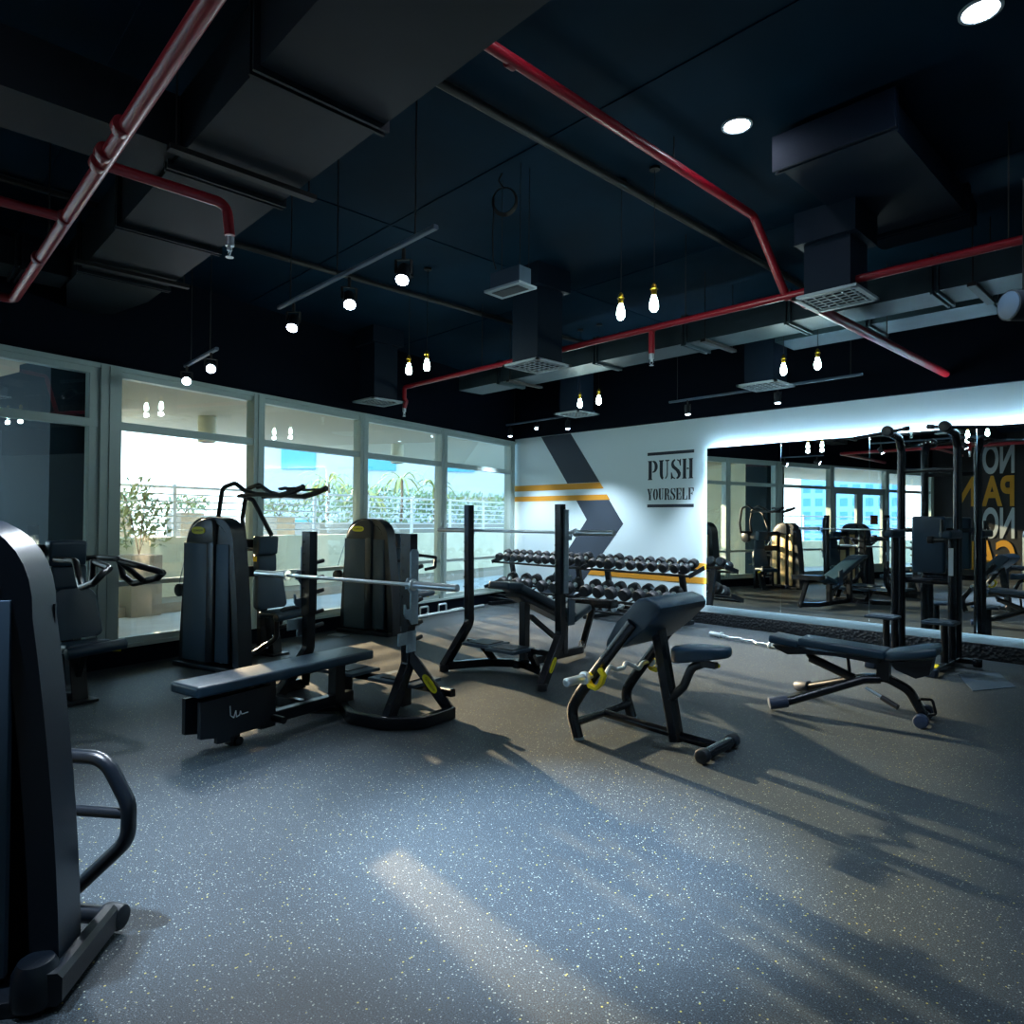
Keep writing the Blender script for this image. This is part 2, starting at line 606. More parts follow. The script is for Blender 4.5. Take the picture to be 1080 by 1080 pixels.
def stencil(ch):
    """thick-and-thin slab serif stencil letters on a 1 x 1 cell"""
    st = lambda x, w=0.30, z0=0.0, z1=1.0: [[(x, z0 + .06), (x, z1 - .06), (x - .06, z1 - .04), (x - .06, z1), (x + w + .04, z1), (x + w + .04, z1 - .04), (x + w, z1 - .06),
                                            (x + w, z0 + .06), (x + w + .06, z0 + .04), (x + w + .06, z0), (x - .06, z0), (x - .06, z0 + .04)]]
    if ch == 'P':
        return st(.06) + [[(.46, 1.0), (.46, .93)] + arc(.50, .68, .16, .24, 80, -80) + [(.46, .44), (.44, .38)] + arc(.52, .69, .42, .31, -80, 80)]
    if ch == 'U':
        return [[(0, 1), (0, .95), (.06, .93), (.06, .3)] + arc(.40, .30, .33, .30, 180, 262) + [(.37, .06)] + arc(.46, .3, .12, .22, 250, 180) + [(.34, .93), (.42, .95), (.42, 1)],
                [(.58, 1), (.58, .95), (.74, .92), (.74, .32)] + arc(.56, .32, .18, .22, 0, -70) + [(.56, .03)] + arc(.50, .32, .32, .31, -60, 0) + [(.82, .92), (.97, .95), (.97, 1)]]
    if ch == 'S':
        return [[(.06, .72)] + arc(.44, .74, .38, .27, 180, 95) + [(.42, .94)] + arc(.44, .80, .16, .12, 100, 200) + [(.40, .66), (.80, .46), (.92, .32)] + arc(.54, .28, .40, .28, 10, -85) + [(.56, .06)]
                + arc(.5, .2, .18, .13, -80, 20) + [(.52, .40), (.14, .58)],
                [(.60, 1.0), (.84, .94), (.90, 1.0), (.94, 1.0), (.94, .66), (.88, .66), (.78, .88), (.60, .95)],
                [(.04, .34), (.10, .34), (.22, .12), (.42, .05), (.42, 0), (.18, .06), (.10, 0), (.04, 0)]]
    if ch == 'H':
        return st(.06, .26) + st(.64, .26) + [[(.40, .54), (.40, .47), (.58, .47), (.58, .54)]]
    if ch == 'Y':
        return [[(0, 1), (0, .95), (.06, .93), (.34, .42), (.34, .06), (.26, .04), (.26, 0), (.74, 0), (.74, .04), (.66, .06), (.66, .44), (.56, .52), (.36, .94), (.42, .95), (.42, 1)],
                [(.60, 1), (.60, .95), (.76, .92), (.62, .62), (.68, .54), (.86, .92), (.98, .95), (.98, 1)]]
    if ch == 'O':
        return [crescent(.46, .5, .42, .14, .5, .42, 95, 265), crescent(.54, .5, .42, .14, .5, .42, -85, 85)]
    if ch == 'R':
        return st(.06) + [[(.46, 1.0), (.46, .93)] + arc(.50, .74, .14, .19, 80, -80) + [(.46, .55), (.44, .49)] + arc(.50, .74, .40, .26, -80, 80),
                          [(.46, .46), (.70, .48), (.80, .40), (.90, .08), (1.0, .06), (1.0, 0), (.72, 0), (.62, .36), (.46, .42)]]
    if ch == 'E':
        return st(.06) + [[(.46, 1), (.94, 1), (.94, .70), (.88, .70), (.78, .92), (.46, .94)], [(.46, .54), (.66, .54), (.70, .64), (.74, .64), (.74, .36), (.70, .36), (.66, .47), (.46, .47)],
                          [(.46, .06), (.78, .08), (.88, .32), (.94, .32), (.94, 0), (.46, 0)]]
    if ch == 'L':
        return st(.06) + [[(.48, .06), (.78, .08), (.88, .36), (.94, .36), (.94, 0), (.48, 0)]]
    if ch == 'F':
        return st(.06) + [[(.46, 1), (.96, 1), (.96, .68), (.90, .68), (.78, .92), (.46, .94)], [(.46, .56), (.64, .56), (.70, .66), (.74, .66), (.74, .38), (.70, .38), (.64, .48), (.46, .48)]]
    return []


def letters(word, x0, x1, z0, z1, gap):
    n = len(word)
    cw = (x1 - x0 - gap * (n - 1)) / n
    for i, ch in enumerate(word):
        b = MB()
        ox = x0 + i * (cw + gap)
        for poly in stencil(ch):
            b.prism([(ox + px * cw, z0 + pz * (z1 - z0)) for px, pz in poly], 'y', YW - 0.006, YW)
        b.build('painted_letter', M['ink2'], wb)


letters('PUSH', -6.62, -5.77, 2.235, 2.55, 0.018)
letters('YOURSELF', -6.63, -5.76, 1.905, 2.09, 0.012)
for z in (2.66, 1.81):
    b = MB()
    b.box((-6.195, YW - 0.003, z), (0.87, 0.006, 0.05))
    b.build('painted_rule', M['ink2'], wb)

# white ledge under the mirrors is the wall itself; mirrors stand 5 cm off it
ord_ = ['first', 'second', 'third', 'fourth', 'fifth', 'sixth', 'seventh', 'eighth', 'ninth', 'tenth', 'eleventh', 'twelfth', 'thirteenth',
        'fourteenth', 'fifteenth', 'sixteenth', 'seventeenth', 'eighteenth', 'nineteenth', 'twentieth']
mx0 = -5.50
for i in range(6):
    x0 = mx0 + 1.16 * i
    t = thing('wall_mirror', '%s tall frameless mirror panel from the left on the white wall' % ord_[i], 'mirror', (x0 + 0.58, YW - 0.06, 0.29), 0, 'frameless mirror panels on the white wall')
    b = MB()
    b.box((0, 0, 1.195), (1.158, 0.008, 2.39))
    b.build('mirror_glass', M['mirror'], t)
    b = MB()
    b.box((0, 0.032, 1.195), (1.06, 0.055, 2.26))
    b.build('backing_board', M['white'], t)
b = MB()
b.box((mx0 + 3.48, YW - 0.025, 2.64), (6.8, 0.02, 0.02))
b.box((mx0 + 0.045, YW - 0.02, 1.5), (0.012, 0.006, 2.2))
b.box((mx0 + 3.48, YW - 0.02, 0.315), (6.8, 0.005, 0.008), mi=1)
tag(b.build('led_strip', [M['strip'], M['ledsoft']]), 'glowing white light strip around the edges behind the mirrors', 'light strip')

# other walls
b = MB()
b.prism([(XE - 0.3, 0), (XR + .1, 0), (XR + .1, ZC), (XE - 0.3, ZC)], 'y', YE - 0.15, YE)
we = struct(b.build('wall_rear', M['muralblack']), 'black wall with bold slogan mural')
for line, m, zt in (('NO', 'muralwhite', 3.92), ('PAIN', 'muralyellow', 2.98), ('NO', 'muralwhite', 2.06), ('GAIN', 'muralyellow', 1.12)):
    text_mesh('mural_lettering', line, 1.18, M[m], we, (-4.2, YE + 0.004, zt - 0.86), (R(90), 0, R(180)), 0.004, 0.035, 0.56 if len(line) == 4 else 0.42)
b = MB()
b.box((XR + 0.08, (YE + YW) / 2, ZC / 2), (0.15, YW - YE + .4, ZC))
struct(b.build('wall_right', M['white']), 'plain white side wall')


# ------------------------------------------------------------------ window wall
def wbox(b, y0, y1, z0, z1, o0, o1, mi=0):
    """box on the window wall between y0,y1; from o0 to o1 outdoors"""
    c = [WP(y0, o0, z0), WP(y1, o0, z0), WP(y1, o1, z0), WP(y0, o1, z0)]
    b.prism([(p.x, p.y) for p in c], 'z', z0, z1, mi)
    return b


struct(wbox(MB(), YE, YW, 3.1, ZC, 0.0, 0.25).build('wall_left', M['wallblack']), 'black bulkhead above the windows')
b = MB()
wbox(b, YE, YW, 0.0, 0.19, -0.03, 0.12)
struct(b.build('baseboard_left', M['wallblack']), 'black plinth under the windows')
b = MB()
wbox(b, YE, YW, 0.19, 0.225, -0.07, 0.14)
wbox(b, YE, YW, 3.06, 3.11, -0.04, 0.12)
struct(b.build('trim_1', M['alu']), 'aluminium head and sill of the windows')
mull = [9.22, 7.13, 5.30, 3.54, 1.81, -0.28, -2.70, -4.92]
for i, y in enumerate(mull):
    b = MB()
    w = 0.075 if i != 4 else 0.10
    wbox(b, y - w, y + w, 0.2, 3.09, -0.05, 0.10)
    wbox(b, y - 0.02, y + 0.02, 0.2, 3.09, -0.062, -0.05)
    struct(b.build('trim_%d' % (i + 2), M['alu']), 'aluminium mullion')
for i in range(len(mull) - 1):
    y1, y0 = mull[i] - 0.07, mull[i + 1] + 0.07
    door = (i == 5)
    e = bpy.data.objects.new('door_1' if door else 'window_%d' % (i + 1 if i < 5 else i), None)
    COL.objects.link(e)
    struct(e, 'glazed double door in the window wall' if door else None)
    b = MB()
    wbox(b, y0, y1, 2.46, 2.54, -0.03, 0.07)
    if door:
        wbox(b, y0, y1, 2.36, 2.46, -0.02, 0.07)
        ym = (y0 + y1) / 2
        for a, c in ((y0, y0 + 0.13), (ym - 0.13, ym + 0.13), (y1 - 0.13, y1)):
            wbox(b, a, c, 0.22, 2.36, -0.02, 0.06)
        for a, c in ((y0, ym), (ym, y1)):
            wbox(b, a, c, 0.22, 0.42, -0.02, 0.06)
    else:
        wbox(b, y0, y1, 0.83, 0.88, -0.03, 0.07)
        wbox(b, y0, y1, 0.225, 0.29, -0.02, 0.08)
        wbox(b, y0, y1, 3.0, 3.06, -0.02, 0.08)
        if i == 4:
            wbox(b, y1 - 0.12, y1, 0.29, 3.0, -0.02, 0.07)
    b.build('window_frame' if not door else 'door_frame', M['alu'], e)
    for z0, z1 in (((0.29, 0.83), (0.88, 2.46), (2.54, 3.0)) if not door else ((0.42, 2.36), (2.54, 3.06))):
        wbox(MB(), y0, y1, z0, z1, 0.02, 0.028).build('window_pane', M['glass'], e)
    if door:
        ym = (y0 + y1) / 2
        for s in (-1, 1):
            b = MB()
            p = WP(ym + s * 0.09, -0.07, 1.0)
            b.tube([p, p + Vector((0, 0, 0.5))], 0.014)
            b.build('door_handle', M['chrome'], e)
        p = WP(ym - 0.62, -0.03, 1.66)
        t = thing('door_sign', 'small brown notice stuck on the glazed double door', 'sign', p, WANG)
        b = MB()
        b.box((0, 0, 0), (0.006, 0.34, 0.26))
        b.build('sign_board', M['sign'], t)
        b = MB()
        for k, w in ((0.07, 0.26), (0.02, 0.2), (-0.03, 0.26), (-0.08, 0.22)):
            b.box((0.005, 0, k), (0.004, w, 0.025))
        b.build('sign_print', M['signred'], t)

# ------------------------------------------------------------------ outdoors
def obox(b, y0, y1, o0, o1, z0, z1, mi=0):
    return wbox(b, y0, y1, z0, z1, o0, o1, mi)


struct(obox(MB(), -16, 24, 0.12, 9, -0.15, -0.02).build('terrace_floor', M['terrace']), 'pale terrace paving outside')
struct(obox(MB(), -16, 24, 0.2, 4.4, 3.12, 3.4).build('terrace_soffit', M['soffit']), 'beige terrace soffit')
struct(obox(MB(), 1.98, 24, 4.4, 4.65, -0.02, 1.2).build('terrace_parapet', M['beige']), 'beige terrace parapet')
struct(obox(MB(), -16, 1.3, 4.4, 4.65, -0.02, 0.9).build('terrace_parapet', M['beige']), 'beige terrace parapet, far run')
struct(obox(MB(), 2.9, 24, 3.6, 4.4, -0.02, 0.14).build('terrace_kerb', M['planter']), 'grey kerb along the parapet')
# pier just outside the first pane
struct(obox(MB(), 1.35, 1.98, 0.16, 0.85, -0.02, 3.12).build('terrace_pier', M['darkpier']), 'dark pier outside the glazing')
struct(obox(MB(), 2.6, 3.3, 2.7, 4.35, -0.02, 3.12).build('terrace_sun_block', M['beige']), 'broad beige column block added to stop the sun')  # added block, sized to keep the low sun off the gym floor
struct(obox(MB(), 1.62, 1.98, 0.85, 4.35, -0.02, 3.12).build('terrace_screen_wall', M['beige']), 'beige screen wall across the terrace')
struct(obox(MB(), 1.50, 1.615, 0.87, 4.2, -0.02, 3.12).build('terrace_screen_glazing', M['darkpier']), 'dark glazing on the screen wall')


def railing(y0, y1, o, z0, label):
    t = thing('terrace_railing', label, 'railing', (0, 0, 0))
    n = int((y1 - y0) / 1.5)
    for k in range(n + 1):
        y = y0 + (y1 - y0) * k / n
        b = MB()
        wbox(b, y - 0.03, y + 0.03, z0, z0 + 0.95, o, o + 0.05)
        b.build('post', M['rail'], t)
    for k in range(7):
        b = MB()
        z = z0 + 0.12 + 0.13 * k
        a, c = WP(y0, o, z), WP(y1, o, z)
        b.tube([a, c], 0.016 if k < 6 else 0.028, seg=6)
        b.build('rail', M['rail'], t)


railing(2.0, 24, 4.5, 1.2, 'white horizontal bar railing on the beige parapet')
railing(-16, 1.3, 4.5, 0.9, 'white horizontal bar railing outside the double door')

for k, (y, o) in enumerate(((4.4, 2.4), (8.6, 2.4), (-1.2, 2.4))):
    p = WP(y, o, 2.72)
    b = MB()
    b.cyl(p, p + Vector((0, 0, 0.4)), 0.13, seg=24, bev=0.01)
    b.cyl(p - Vector((0, 0, 0.005)), p, 0.10, seg=24, mi=1)
    tag(b.build('ceiling_downlight', [M['beige'], M['rubber']]), ['beige cylinder downlight outside the third window', 'beige cylinder downlight outside the window by the corner', 'beige cylinder downlight outside the double door'][k],
        'downlight', 'terrace cylinder downlights')


def bush(name, y, o, z, r, h, n, mt, label, planter=None, cat='plant', group=None):
    p = WP(y, o, z)
    t = thing(name, label, cat, p, 0, group)
    b = MB()
    for k in range(n):
        a, rr = rnd.random() * 6.28, r * math.sqrt(rnd.random())
        q = Vector((rr * math.cos(a), rr * math.sin(a), h * (0.15 + 0.85 * rnd.random()) * (1 - 0.4 * rr / r)))
        d = Vector((rnd.gauss(0, 1), rnd.gauss(0, 1), rnd.gauss(0.5, 1))).normalized() * (0.10 + 0.08 * rnd.random())
        s = d.cross(Vector((rnd.random(), rnd.random(), 1))).normalized() * 0.028
        v = [b.bm.verts.new(x) for x in (q, q + d * 0.5 + s, q + d, q + d * 0.5 - s)]
        f = b.bm.faces.new(v)
    b.build('foliage', mt, t)
    b = MB()
    for k in range(5):
        a = k * 1.256
        b.tube([(0, 0, 0), (0.3 * r * math.cos(a), 0.3 * r * math.sin(a), h * 0.4), (0.6 * r * math.cos(a), 0.6 * r * math.sin(a), h * 0.7)], 0.008, seg=5)
    b.build('stem', M['trunk'], t)
    if planter:
        b = MB()
        b.box((0, 0, -planter / 2), (0.5, 0.5, planter), rot=(0, 0, WANG), bev=0.015, taper=1.0)
        b.build('planter_pot', M['planter'], t)
    return t


def palm(y, o, z, h, label, nf=16, L=0.75):
    p = WP(y, o, z)
    t = thing('potted_palm', label, 'palm', p, 0, 'yellow green palms above the parapet')
    b = MB()
    b.tube([(0, 0, 0), (0.03, 0, h * 0.5), (0, 0.02, h)], 0.035, seg=7)
    b.build('trunk', M['trunk'], t)
    for k in range(nf):
        b = MB()
        a = 6.283 * k / nf + rnd.random() * 0.3
        up = 0.25 + 0.9 * rnd.random()
        pts = []
        for s in range(7):
            u = s / 6
            pts.append(Vector((math.cos(a) * L * u * 0.8, math.sin(a) * L * u * 0.8, h + L * (up * u - 0.9 * u * u))))
        sd = Vector((-math.sin(a), math.cos(a), 0))
        for s in range(6):
            w0, w1 = 0.045 * math.sin(math.pi * (s + .3) / 7), 0.045 * math.sin(math.pi * (s + 1.3) / 7)
            v = [b.bm.verts.new(x) for x in (pts[s] - sd * w0, pts[s] + Vector((0, 0, .012)), pts[s + 1] + Vector((0, 0, .012)), pts[s + 1] - sd * w1)]
            b.bm.faces.new(v)
            v = [b.bm.verts.new(x) for x in (pts[s] + Vector((0, 0, .012)), pts[s] + sd * w0, pts[s + 1] + sd * w1, pts[s + 1] + Vector((0, 0, .012)))]
            b.bm.faces.new(v)
        b.build('frond', M['leaf2'], t)


bush('potted_shrub', 4.1, 3.7, 0.95, 0.45, 1.35, 420, M['leaf'], 'leafy green shrub in a grey planter outside the second window', 0.97)
bush('potted_shrub', 4.6, 5.6, 1.7, 0.42, 0.38, 200, M['leaf'], 'small round shrub beyond the railing, leftmost', 1.7, group='round shrubs beyond the railing')
bush('potted_shrub', 6.0, 5.6, 1.65, 0.42, 0.38, 200, M['leaf'], 'small round shrub beyond the railing behind the second window', 1.7, group='round shrubs beyond the railing')
bush('potted_shrub', 8.2, 5.6, 1.6, 0.5, 0.42, 220, M['leaf'], 'small round shrub beyond the railing behind the third window', 1.7, group='round shrubs beyond the railing')
hd = bush('clipped_hedge', 15.5, 7.2, 1.6, 0.5, 0.8, 10, M['leaf2'], 'long loose green hedge beyond the railing near the corner', None, 'hedge')
b = MB()
for k in range(3600):
    p = WP(10.5 + 12 * rnd.random(), 6.9 + rnd.random() * 1.2, 1.3 + 1.15 * rnd.random() ** 0.8) - WP(15.5, 7.2, 1.6)
    d = Vector((rnd.gauss(0, 1), rnd.gauss(0, 1), rnd.gauss(0.6, 1))).normalized() * (0.16 + 0.12 * rnd.random())
    s = d.cross(Vector((rnd.random(), rnd.random(), 1))).normalized() * 0.04
    b.bm.faces.new([b.bm.verts.new(x) for x in (p, p + d * 0.5 + s, p + d, p + d * 0.5 - s)])
b.build('hedge_leaves', M['leaf'], hd)
b = MB()
obox(b, 10.4, 22.6, 6.8, 8.2, -0.02, 1.45)
for v in b.bm.verts:
    v.co -= WP(15.5, 7.2, 1.6)
b.build('planter_trough', M['planter'], hd)
for k, (y, h) in enumerate(((9.6, 0.9), (10.9, 0.75), (12.2, 1.15), (13.6, 1.0))):
    palm(y, 5.6, 1.5, h, '%s palm from the left behind the white railing' % ord_[k], L=0.9)

# ground beyond the terrace, far buildings
b = MB()
b.box((-60, 20, -8.2), (500, 500, 0.2))
struct(b.build('outdoor_ground', M['terrace']), 'pale ground far below the terrace')


def building(name, label, cx, cy, rz, w, d, z0, h, wall, win, cols, rows, fx=0.62, fz=0.6, extra=None):
    t = thing(name, label, 'building', (cx, cy, z0), rz)
    b = MB()
    b.box((0, 0, h / 2), (w, d, h))
    b.build('facade', wall, t)
    cw, rh = w / cols, h / rows
    for c in range(cols):
        b = MB()
        for r_ in range(rows):
            b.box((-w / 2 + cw * (c + .5), -d / 2, rh * (r_ + .5)), (cw * fx, 0.2, rh * fz))
        b.build('window_column', win, t)
    if extra:
        extra(t)
    return t


def extra_white(t):
    b = MB()
    b.box((0.5, -5.7, 9.2), (7.5, 1.4, 0.5))
    b.build('awning', M['bpink'], t)


building('office_building', 'white low building with teal windows behind the palms', -27.5, 24.5, R(52), 22, 9, -8, 14.2, M['bwhite'], M['bteal'], 6, 4, 0.42, 0.34, extra_white)
building('tower_block', 'pale blue tower block far away, left of the double door reflection', -104, -152, R(155), 22, 12, -60, 150, M['bblue'], M['bblue2'], 7, 40)
building('tower_block', 'pale blue tower block far away, right of the double door reflection', -76, -190, R(165), 26, 12, -60, 170, M['bblue'], M['bblue2'], 8, 44)


# ------------------------------------------------------------------ selectorised machines
def plaque(b_name, t, loc, rot, w=0.15, h=0.06, parent=None):
    """small oval yellow maker's plate with dark lettering"""
    b = MB()
    b.prism([(w / 2 * math.copysign(abs(math.cos(a)) ** .75, math.cos(a)), h / 2 * math.copysign(abs(math.sin(a)) ** .8, math.sin(a)))
             for a in [2 * math.pi * k / 24 for k in range(24)]], 'y', -0.004, 0.004)
    p = b.build('maker_plate', M['plaque'], t, 'oval yellow maker\'s plate')
    p.location = loc
    p.rotation_euler = rot
    text_mesh('plate_lettering', 'TECHNOGYM', h * 0.42, M['ink'], p, (0, -0.0045, -h * 0.14), (R(90), 0, 0), 0.0006, 0.0, w / (h * 0.42) / 6.6 * 0.8 * 1.0, 'CENTER')
    return p


def arch_curve(w0, w1, zt, zc, n=10):
    """right half of the arch from the floor to the crown"""
    pts = [(w0 - (w0 - w1) * (k / 9) ** 1.7, zc * k / 9) for k in range(9)]
    for k in range(n + 1):
        a = R(90 * k / n)
        pts.append((w1 * math.cos(a) ** 0.72 if k < n else 0.0, zc + (zt - zc) * math.sin(a) ** 0.85))
    return pts




def leg_plate(t, a, b_, n, off, w=0.17, h=0.05):
    """maker's plate lying along a leg from a to b_ on the side facing n"""
    a, b_, n = Vector(a), Vector(b_), Vector(n)
    x = (b_ - a).normalized()
    n = (n - x * n.dot(x)).normalized()
    z = x.cross(-n)
    p = plaque('p', t, (0, 0, 0), (0, 0, 0), w, h)
    m = Matrix((x, -n, z)).transposed().to_4x4()
    m.translation = (a + b_) / 2 + n * off
    p.matrix_basis = m


def tower(t):
    # arch-shaped side band
    oc = arch_curve(.46, .365, 1.56, 1.22)
    ic = arch_curve(.375, .285, 1.50, 1.20)
    out = oc + [(-x, z) for x, z in oc[::-1][1:]]
    inn = ic + [(-x, z) for x, z in ic[::-1][1:]]
    b = MB()
    b.prism(out + inn[::-1], 'y', -0.085, 0.085, smooth=True)
    b.build('arch_shroud', M['shroud'], t)
    # domed cover behind the plate
    dome = [(-.335, 1.28), (-.325, 1.34), (-.29, 1.405), (-.23, 1.465), (-.16, 1.51), (-.08, 1.54), (.0, 1.55), (.06, 1.545), (.095, 1.52), (.11, 1.46), (.11, 1.28)]
    b = MB()
    b.prism(dome, 'y', -0.12, 0.12, smooth=True)
    es = [e for e in b.bm.edges if abs(e.verts[0].co.y - e.verts[1].co.y) < 1e-6]
    bmesh.ops.bevel(b.bm, geom=es, offset=0.022, segments=3, affect='EDGES', profile=0.5)
    for f in b.bm.faces:
        f.smooth = True
    b.build('dome_cover', M['shroud'], t)
    b = MB()
    b.prism([(.10, 1.28), (.10, 1.48), (.17, 1.46), (.24, 1.39), (.285, 1.28)], 'y', -0.08, 0.08)
    b.build('side_cap', M['shroud'], t)
    b = MB()
    b.box((-0.19, -0.095, 0.68), (0.36, 0.03, 1.22), bev=0.006)
    b.build('front_panel', M['panel'], t, 'slate grey front panel')
    b = MB()
    b.box((0.05, -0.085, 0.69), (0.11, 0.07, 1.24), bev=0.015)
    b.build('guide_pillar', M['shroud'], t)
    b = MB()
    b.box((0.21, -0.08, 0.68), (0.19, 0.03, 1.2), bev=0.006)
    b.build('side_panel', M['panel'], t, 'narrow slate grey panel')
    for x, w in ((-0.27, 0.14), (-0.02, 0.14), (0.21, 0.10)):
        b = MB()
        b.box((x, 0.095, 0.68), (w, 0.025, 1.2), bev=0.006)
        b.build('rear_panel', M['gold'], t, 'champagne coloured rear panel')
    b = MB()
    b.box((-0.02, 0.01, 0.60), (0.36, 0.12, 1.0), bev=0.004)
    b.build('weight_stack', M['rubber'], t)
    b = MB()
    b.box((0, 0.068, 0.65), (0.74, 0.01, 1.2))
    b.build('inner_cover', M['shroud'], t)
    for x in (-0.14, 0.10):
        b = MB()
        b.cyl((x, 0.0, 0.05), (x, 0.0, 1.4), 0.012)
        b.build('guide_rod', M['chrome'], t)
    b = MB()
    b.box((0, 0, 0.025), (0.90, 0.34, 0.05), bev=0.01)
    b.box((-0.18, -0.06, 0.06), (0.34, 0.04, 0.05))
    b.build('base_plate', M['black'], t)
    plaque('p', t, (-0.12, -0.126, 1.42), (0, 0, 0), 0.20, 0.075)


def cushion(name, t, c, s, rot=(0, 0, 0), bev=0.03, m='pad'):
    b = MB()
    b.box((0, 0, 0), s, bev=bev, seg=3)
    o = b.build(name, M[m], t)
    o.location = c
    o.rotation_euler = rot
    return o


def shaped_pad(name, t, c, w0, w1, h, th, rot=(0, 0, 0)):
    """pad in the local yz plane, wider at the bottom (w0) than the top (w1)"""
    b = MB()
    poly = []
    for cx, cz, a0 in ((w0 / 2 - .05, -h / 2 + .05, -90), (w1 / 2 - .08, h / 2 - .08, 0), (-w1 / 2 + .08, h / 2 - .08, 90), (-w0 / 2 + .05, -h / 2 + .05, 180)):
        r_ = .05 if cz < 0 else .08
        poly += arc(cx, cz, r_, r_, a0, a0 + 90, 5)
    b.prism(poly, 'x', -th / 2, th / 2)
    es = [e for e in b.bm.edges if abs((e.verts[0].co.x - e.verts[1].co.x)) < 1e-6]
    bmesh.ops.bevel(b.bm, geom=es, offset=th * 0.28, segments=3, affect='EDGES', profile=0.5)
    for f in b.bm.faces:
        f.smooth = True
    o = b.build(name, M['pad'], t)
    o.location = c
    o.rotation_euler = rot
    return o


def seat_unit(t, y=0.78, sx=0.0):
    b = MB()
    b.box((sx + 0.02, y, 0.012), (0.26, 0.24, 0.024), bev=0.005)
    b.bar([(sx + 0.05, y, 0.02), (sx - 0.02, y, 0.42)], 0.09, 0.13, up=(0, 1, 0))
    b.bar([(sx + 0.14, y, 0.40), (sx + 0.04, y, 0.20)], 0.03, 0.05, up=(0, 1, 0))
    b.build('seat_post', M['black'], t)
    cushion('seat', t, (sx + 0.10, y, 0.475), (0.28, 0.36, 0.08), (0, R(-3), 0), 0.035)
    b = MB()
    b.cyl((sx + 0.27, y - 0.20, 0.455), (sx + 0.27, y + 0.27, 0.475), 0.045, bev=0.012)
    b.build('front_roller', M['pad'], t)
    b = MB()
    b.bar([(sx + 0.12, y + 0.17, 0.42), (sx + 0.18, y + 0.28, 0.41)], 0.04, 0.025)
    b.build('release_lever', M['yellow'], t, 'yellow release lever')
    shaped_pad('backrest', t, (sx - 0.06, y + 0.0, 0.73), 0.44, 0.36, 0.42, 0.08, (0, R(-8), 0))
    cushion('middle_pad', t, (sx - 0.10, y - 0.03, 1.04), (0.09, 0.28, 0.20), (0, R(-3), 0), 0.03)
    cushion('head_pad', t, (sx - 0.06, y - 0.06, 1.245), (0.11, 0.29, 0.21), (0, R(4), 0), 0.03)
    b = MB()
    b.bar([(sx - 0.17, y, 0.02), (sx - 0.17, y, 1.30)], 0.07, 0.10, up=(0, 1, 0))
    b.bar([(sx - 0.17, y, 0.95), (sx - 0.17, 0.12, 0.95)], 0.06, 0.12)
    b.bar([(sx - 0.17, y, 1.25), (sx - 0.17, 0.12, 1.30)], 0.06, 0.10)
    b.bar([(sx - 0.17, y, 0.05), (sx - 0.17, 0.12, 0.05)], 0.08, 0.07)
    b.bar([(sx - 0.03, y, 0.05), (sx - 0.03, 0.12, 0.05)], 0.06, 0.06)
    b.build('rear_frame', M['black'], t)
    b = MB()
    b.box((sx - 0.10, y - 0.165, 1.09), (0.05, 0.03, 0.06), bev=0.008)
    b.build('pad_adjuster', M['yellow'], t, 'yellow adjuster tab')


def loop_guard(t, pts_top, x, cap=True):
    b = MB()
    b.tube([(x + .0, 0.14, 0.055), (x - .11, 0.46, 0.06), (x + .05, 0.65, 0.22), (x + .05, 0.65, 0.44), (x + .05, 0.74, 0.53), (x + .05, 0.98, 0.53)], 0.028, 0.09)
    b.tube([(x + .05, 0.66, 0.34), (x + .05, 0.96, 0.34)], 0.022)
    b.build('foot_guard', M['black'], t)
    b = MB()
    b.cyl((x + 0.0, 0.10, 0.055), (x, 0.20, 0.055), 0.05, bev=0.01)
    b.build('end_cap', M['bluecap'], t)


def cable_side(t):
    b = MB()
    b.cyl((-0.64, 0.02, 0.76), (-0.64, 0.10, 0.76), 0.072, bev=0.012)
    b.bar([(-0.42, 0.06, 0.76), (-0.64, 0.06, 0.76)], 0.04, 0.04)
    b.build('pulley', M['black'], t)
    b = MB()
    b.cyl((-0.68, 0.06, 0.80), (-0.40, -0.03, 1.30), 0.005, seg=6)
    b.build('cable', M['zinc'], t)


# B: seated chest press left
MANG = 18
t = thing('chest_press_machine', 'seated press machine at far left with forward looping handles, before the first window', 'exercise machine', (-6.5, .55, 0), R(14))
tower(t)
cable_side(t)
seat_unit(t, 0.78)
for s, nm in ((1, 'press_arm'), (-1, 'press_arm')):
    y0 = 0.78
    b = MB()
    b.tube([(-0.12, y0 + s * .12, 1.19), (0.02, y0 + s * .17, 1.20), (0.34, y0 + s * 0.17, 1.20), (0.40, y0 + s * .17, 1.06), (0.50, y0 + s * .20, 1.0), (0.78, y0 + s * .24, 1.06), (0.86, y0 + s * .24, 1.11),
            (0.76, y0 + s * .12, 1.16), (0.50, y0 + s * .10, 1.19)], 0.026, 0.06)
    b.tube([(0.46, y0 + s * .10, 1.20), (0.66, y0 + s * .20, 1.03)], 0.024)
    b.build(nm, M['black'], t)
b = MB()
b.tube([(0.78, 0.78 + .24, 1.06), (0.86, 0.78 + .24, 1.11)], 0.03)
b.build('hand_grip', M['rubber'], t)

